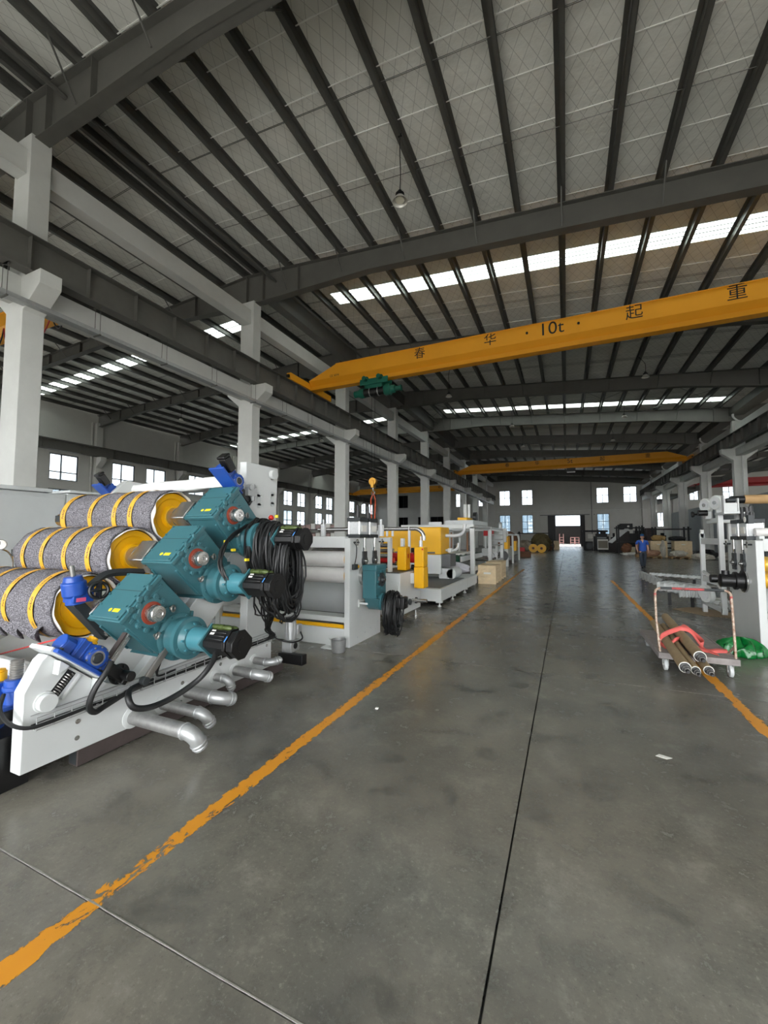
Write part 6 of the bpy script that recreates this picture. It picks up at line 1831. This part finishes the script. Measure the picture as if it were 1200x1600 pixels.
# ================================================================== GOODS AND MACHINES AT THE FAR END
M_blk = mat('dark_machine', (34, 34, 36), .6, var=.2, scale=3)
M_brn = mat('brown_goods', (128, 86, 62), .8, var=.2, scale=4)
M_bale = mat('pale_film_bale', (196, 190, 178), .45, var=.2, scale=6, bump=.5, bscale=9)
M_pal = mat('pallet_wood', (164, 132, 92), .8, var=.15, scale=5)
def pallet(label, x, y, w=1.1, d=1.1, z=0.0):
    r = thing('pallet', label, 'pallet', (x, y, z), 'pallets at the far right')
    for i in range(5):
        MB().box(x - w / 2, x + w / 2, y - d / 2 + i * d / 5 + .02, y - d / 2 + (i + 1) * d / 5 - .02, z + .11, z + .14).build('deck_board', M_pal, r, smooth=False)
    for i in range(3):
        xx_ = x - w / 2 + .05 + (w - .1) * i / 2
        MB().box(xx_ - .05, xx_ + .05, y - d / 2, y + d / 2, z, z + .11).build('bearer', M_pal, r, smooth=False)
    return r
def lump(name, label, cat, x, y, z, sx, sy, sz, m, seed=0, group=None):
    q = random.Random(seed); a_ = [q.uniform(0, 6) for _ in range(6)]
    def f(u, v):
        a = 2 * PI * u; b = PI * v
        k = 1 + .14 * math.sin(3 * a + a_[0] + 2 * b) + .10 * math.sin(5 * a + a_[1] - 3 * b) + .07 * math.sin(9 * a + a_[2] + 4 * b) + .06 * math.sin(15 * a - 7 * b)
        c, s_ = math.cos(a), math.sin(a)
        return (x + sx * math.copysign(abs(c) ** .7, c) * math.sin(b) ** .6 * k, y + sy * math.copysign(abs(s_) ** .7, s_) * math.sin(b) ** .6 * k, max(z + .002, z + sz * (1 + math.cos(b)) * (.5 + .05 * math.sin(4 * a + a_[3]))))
    o = MB().grid(f, 48, 18, closed_u=True).build(name, m, fix=True)
    return tag(o, label, cat, group)
def box_thing(name, label, cat, x0, x1, y0, y1, z0, z1, m, extra=None, group=None):
    r = thing(name, label, cat, ((x0 + x1) / 2, (y0 + y1) / 2, z0), group)
    MB().box(x0, x1, y0, y1, z0, z1).build('body', m, r, bevel=.01)
    MB().box(x0 + .05 * (x1 - x0), x1 - .05 * (x1 - x0), y0 - .012, y0, z0 + .15 * (z1 - z0), z1 - .15 * (z1 - z0)).build('front_panel', extra or m, r, bevel=.004)
    return r
# right-hand pallets and crates (behind and beside the walking person)
pallet('pallet with brown film-wrapped bundles beside the walking person', 5.75, 35.8)
pallet('pallet with pale bale in front of the stacked crates', 7.35, 35.6)
lump('wrapped_bundle', 'brown and white film-wrapped bundle on the pallet beside the walking person', 'bundle', 5.75, 35.8, .14, .48, .4, .42, mat('brown_film_bundle', (160, 122, 98), .5, var=.35, scale=7), 3)
lump('wrapped_bale', 'pale film bale on the pallet before the stacked crates', 'bale', 7.35, 35.6, .14, .48, .42, .40, M_bale, 4)
lump('film_sheet_pile', 'upright crumpled film between the two crate stacks', 'film', 6.62, 36.7, 0, .16, .16, 1.2, M_bale, 5)
crate('lower wooden crate of the stack behind the walking person', 5.9, 7.0, 37.2, 38.2, .62, 0, False)
crate('upper wooden crate of the stack behind the walking person', 5.9, 7.0, 37.2, 38.2, .62, .63)
crate('lower wooden crate of the stack beside the right column', 7.4, 8.5, 37.0, 38.0, .62, 0, False)
crate('upper wooden crate of the stack beside the right column', 7.4, 8.5, 37.0, 38.0, .62, .63)
lump('sack', 'tan sack lying on top of the left crate stack', 'sack', 6.5, 37.7, 1.26, .42, .35, .4, mat('tan_sack', (170, 140, 90), .8, var=.2, scale=6), 6)
lump('tarp_heap', 'dark tarpaulin heap on top of the right crate stack', 'tarpaulin', 7.7, 37.5, 1.26, .5, .35, .32, M_blk, 7)
box_thing('carton', 'dark brown carton standing left of the crate stacks', 'carton', 5.0, 5.75, 37.2, 38.0, .2, 1.15, mat('dark_carton', (104, 82, 68), .8, var=.1, scale=4))
MB().box(4.95, 5.8, 37.15, 38.05, 0, .2).build('carton_pallet', M_pal, None)
tag(bpy.data.objects['carton_pallet'], 'low pallet under the dark brown carton', 'pallet', 'pallets at the far right')
# steel racks behind the crates
def steel_frame(label, x0, x1, y0, y1, z1):
    r = thing('steel_frame', label, 'frame', ((x0 + x1) / 2, (y0 + y1) / 2, 0), 'black steel frames')
    for x in (x0, x1):
        for y in (y0, y1):
            MB().box(x - .06, x + .06, y - .06, y + .06, 0, z1 + .15).build('post', M_blk, r, smooth=False)
    for y in (y0, y1):
        MB().box(x0 - .2, x1 + .2, y - .06, y + .06, z1 - .1, z1).box(x0, x1, y - .05, y + .05, .55, .65).build('beam', M_blk, r, smooth=False)
    MB().box(x0, x1, y0, y1, .95, 1.05).build('shelf', M_blk, r, smooth=False)
    return r
steel_frame('black steel frame rising behind the two crate stacks', 6.9, 9.2, 41.0, 42.4, 2.25)
steel_frame('black steel frame rising behind the walking person', 4.5, 6.4, 44.2, 45.8, 2.45)
box_thing('dark_cabinet', 'dark cabinet standing in the frame behind the walking person', 'cabinet', 6.75, 7.5, 44.0, 45.4, 0, 2.35, mat('dark_red_cabinet', (62, 46, 46), .6))
# sloping conveyor machine
iv = thing('inclined_conveyor', 'dark inclined conveyor machine with raised head near the far doorway', 'machine', (4.8, 48.5, 0))
MB().prism([(3.6, 0), (5.0, 0), (5.9, 0), (5.9, 2.1), (5.5, 2.25), (3.9, .95), (3.5, .8)], 'y', 48.3, 49.4).build('hopper', mat('rust_black', (52, 46, 46), .6, var=.2, scale=3), iv, bevel=.02)
MB().prism([(3.9, 1.0), (4.3, .9), (5.9, 2.3), (5.6, 2.5)], 'y', 48.2, 48.3).build('side_rail', M_galv, iv)
MB().box(5.1, 6.2, 48.3, 49.3, 2.3, 2.9).box(4.9, 5.2, 48.4, 49.2, 2.6, 2.8).build('drive_head', M_blk, iv, bevel=.03)
MB().box(5.9, 7.2, 48.4, 49.6, 0, 1.9).build('tail_unit', M_blk, iv, bevel=.03)
MB().cyl((5.8, 48.28, 2.62), (5.8, 48.2, 2.62), .1, n=14).build('head_lamp', M_paper, iv)
dm = thing('dark_machine_unit', 'dark framed machine unit beside the open far door', 'machine', (2.6, 53, 0))
for x in (1.9, 3.7): MB().box(x - .08, x + .08, 52.6, 52.8, 0, 2.2).box(x - .08, x + .08, 54, 54.2, 0, 2.2).build('post', M_blk, dm, smooth=False)
MB().box(1.75, 4.3, 52.5, 54.3, 2.1, 2.3).build('top_frame', M_blk, dm, bevel=.02)
MB().box(2.9, 4.4, 52.7, 54.2, 0, 1.6).box(2.0, 2.8, 53, 54, 0, 1.0).build('drive_block', M_blk, dm, bevel=.03)
MB().cyl((2.4, 52.6, .5), (2.4, 52.9, .5), .35, n=20).build('reel', M_charc, dm)
MB().box(2.25, 2.75, 52.45, 52.5, 1.35, 1.85).build('notice', M_paper, dm, smooth=False)
for i, (x0, x1, y0, y1, h, lab) in enumerate(((4.6, 5.5, 51.5, 53, 1.5, 'dark low machine block behind the white-framed cooling unit'), (6.6, 7.6, 50.2, 51.4, 2.2, 'tall dark machine block right of the inclined conveyor'), (7.7, 9.3, 49.8, 51.2, 1.7, 'wide dark machine block beside the last right columns'), (3.0, 4.1, 51, 52.2, 1.9, 'dark machine block between far door and inclined conveyor'))):
    t = box_thing('machine_block', lab, 'machine', x0, x1, y0, y1, 0, h, M_blk, M_charc, 'dark machine blocks at the far end')
    MB().box(x0 + .1, x0 + .3, y0 + .2, y0 + .5, h, h + .45).box(x1 - .4, x1 - .1, y0 + .3, y0 + .6, h, h + .25).build('top_unit', M_blk, t, bevel=.02)
    MB().cyl((x0 + .1, y0 - .06, h * .75), (x1 - .1, y0 - .06, h * .75), .05, n=10).build('pipe', M_galv, t)
ac = box_thing('cooling_unit', 'white-framed cooling unit with grey grille on a dolly before the dark machines', 'cooling unit', 2.9, 3.85, 47.0, 47.6, .25, 1.3, M_paper, mat('grey_grille', (134, 128, 114), .6))
MB().box(2.95, 3.8, 47.0, 47.6, .12, .25).build('dolly', M_blk, ac, smooth=False)
for x in (3.05, 3.7):
    MB().cyl((x, 47.1, .06), (x, 47.2, .06), .06, n=12).build('caster', M_blk, ac)
box_thing('carton', 'cream carton lying left of the walking person', 'carton', 4.75, 5.75, 43.6, 44.4 - .3, .0, .62, mat('cream_carton', (216, 204, 178), .8))
lump('goods_heap', 'rusty brown goods heap just left of the walking person', 'goods', 4.65, 40.2, .2, .35, .4, .75, M_brn, 8)
lump('white_sack', 'white sacks laid low in front of the brown heap', 'sack', 5.0, 39.6, 0, .75, .35, .24, M_paper, 9)
for i, (x, y, sz, lab) in enumerate(((8.4, 34.2, .4, 'grey plastic heap on the floor right of the pallets'), (9.9, 34.0, .5, 'pale crumpled heap at the foot of the partition'), (9.2, 36.4, .6, 'dark heap of scrap behind the plastic heap'))):
    lump('scrap_heap', lab, 'heap', x, y, 0, .55, .5, sz, (M_bale, M_bale, M_blk)[i], 20 + i)
o = MB().tube([(9.6, 35.2, 0), (9.95, 36.6, 2.2)], .05, 8).build('leaning_tube', M_galv); tag(o, 'thin pale tube leaning beside the partition', 'tube')
o = MB().tube([(10.0, 34.6, 0), (10.5, 35.6, 2.6)], .09, 8).build('leaning_bar', M_blk); tag(o, 'dark bar leaning up behind the white rack', 'bar')
# far left: reels, crates and brown bales
def reel(label, x, y, r_, m):
    t = thing('cable_reel', label, 'cable reel', (x, y, 0), 'yellow cable reels')
    MB().annulus((x, y - .15, r_), (0, 1, 0), r_, r_ * .3, .05, 28).build('flange', m, t)
    MB().annulus((x, y + .15, r_), (0, 1, 0), r_, r_ * .3, .05, 28).build('flange', m, t)
    MB().cyl((x, y - .1, r_), (x, y + .15, r_), r_ * .6, n=24).build('drum', M_brn, t)
    return t
reel('left one of the two yellow cable reels standing by the far bales', -3.05, 43.5, .42, M_yel)
reel('right one of the two yellow cable reels standing by the far bales', -2.25, 43.0, .42, M_yel)
reel('dark cable reel standing beside the far wooden crate', -1.75, 50.5, .5, M_brn)
lump('brown_bale', 'big brown bale heap at the far end of the stacking line', 'bale', -6.2, 48.2, 0, 1.1, .7, 2.0, M_brn, 31)
lump('mixed_bale', 'mixed bale heap with pale film beside the yellow reels', 'bale', -4.1, 45.9, 0, .7, .6, 1.1, mat('mixed_goods', (150, 138, 122), .7, var=.35, scale=4), 32)
lump('green_brown_bale', 'olive brown bale heap behind the right yellow reel', 'bale', -2.6, 48.5, 0, .9, .7, 1.75, mat('olive_goods', (112, 100, 66), .8, var=.3, scale=3), 33)
steel_frame('rusty low frame over the far bales by the window', -5.0, -1.4, 49.4, 50.2, 2.0)
crate('far wooden crate standing left of the open far door', -1.9, -.8, 53.5, 54.5, 1.05, 0, False)
box_thing('carton', 'flat brown carton on the floor beside the last portal frame', 'carton', -3.35, -2.55, 33.2, 33.9, 0, .42, mat('brown_carton', (122, 84, 62), .8))
box_thing('red_box', 'small red box before the far bales', 'box', -4.4, -3.8, 42.8, 43.2, 0, .5, M_redp)
# stock seen through the open far door
for i, x in enumerate((-.9, 1.1, 1.9)):
    t = thing('stock_rack', ('pinkish cage pallet in the storehouse', 'low steel rack in the middle of the storehouse bay', 'low steel rack at the right of the storehouse bay')[i], 'rack', (x, 89, 0), 'racks in the storehouse')
    for dx in (-.35, .35):
        MB().box(x + dx - .05, x + dx + .05, 88.9, 89.1, 0, (2.1, 1.4, 1.4)[i]).build('post', mat('rack_pink', (150, 110, 106), .7), t, smooth=False)
    for z in (.3, .8, 1.3):
        MB().box(x - .4, x + .4, 88.95, 89.05, z, z + .1).build('shelf', mat('rack_pink', (150, 110, 106), .7), t, smooth=False)
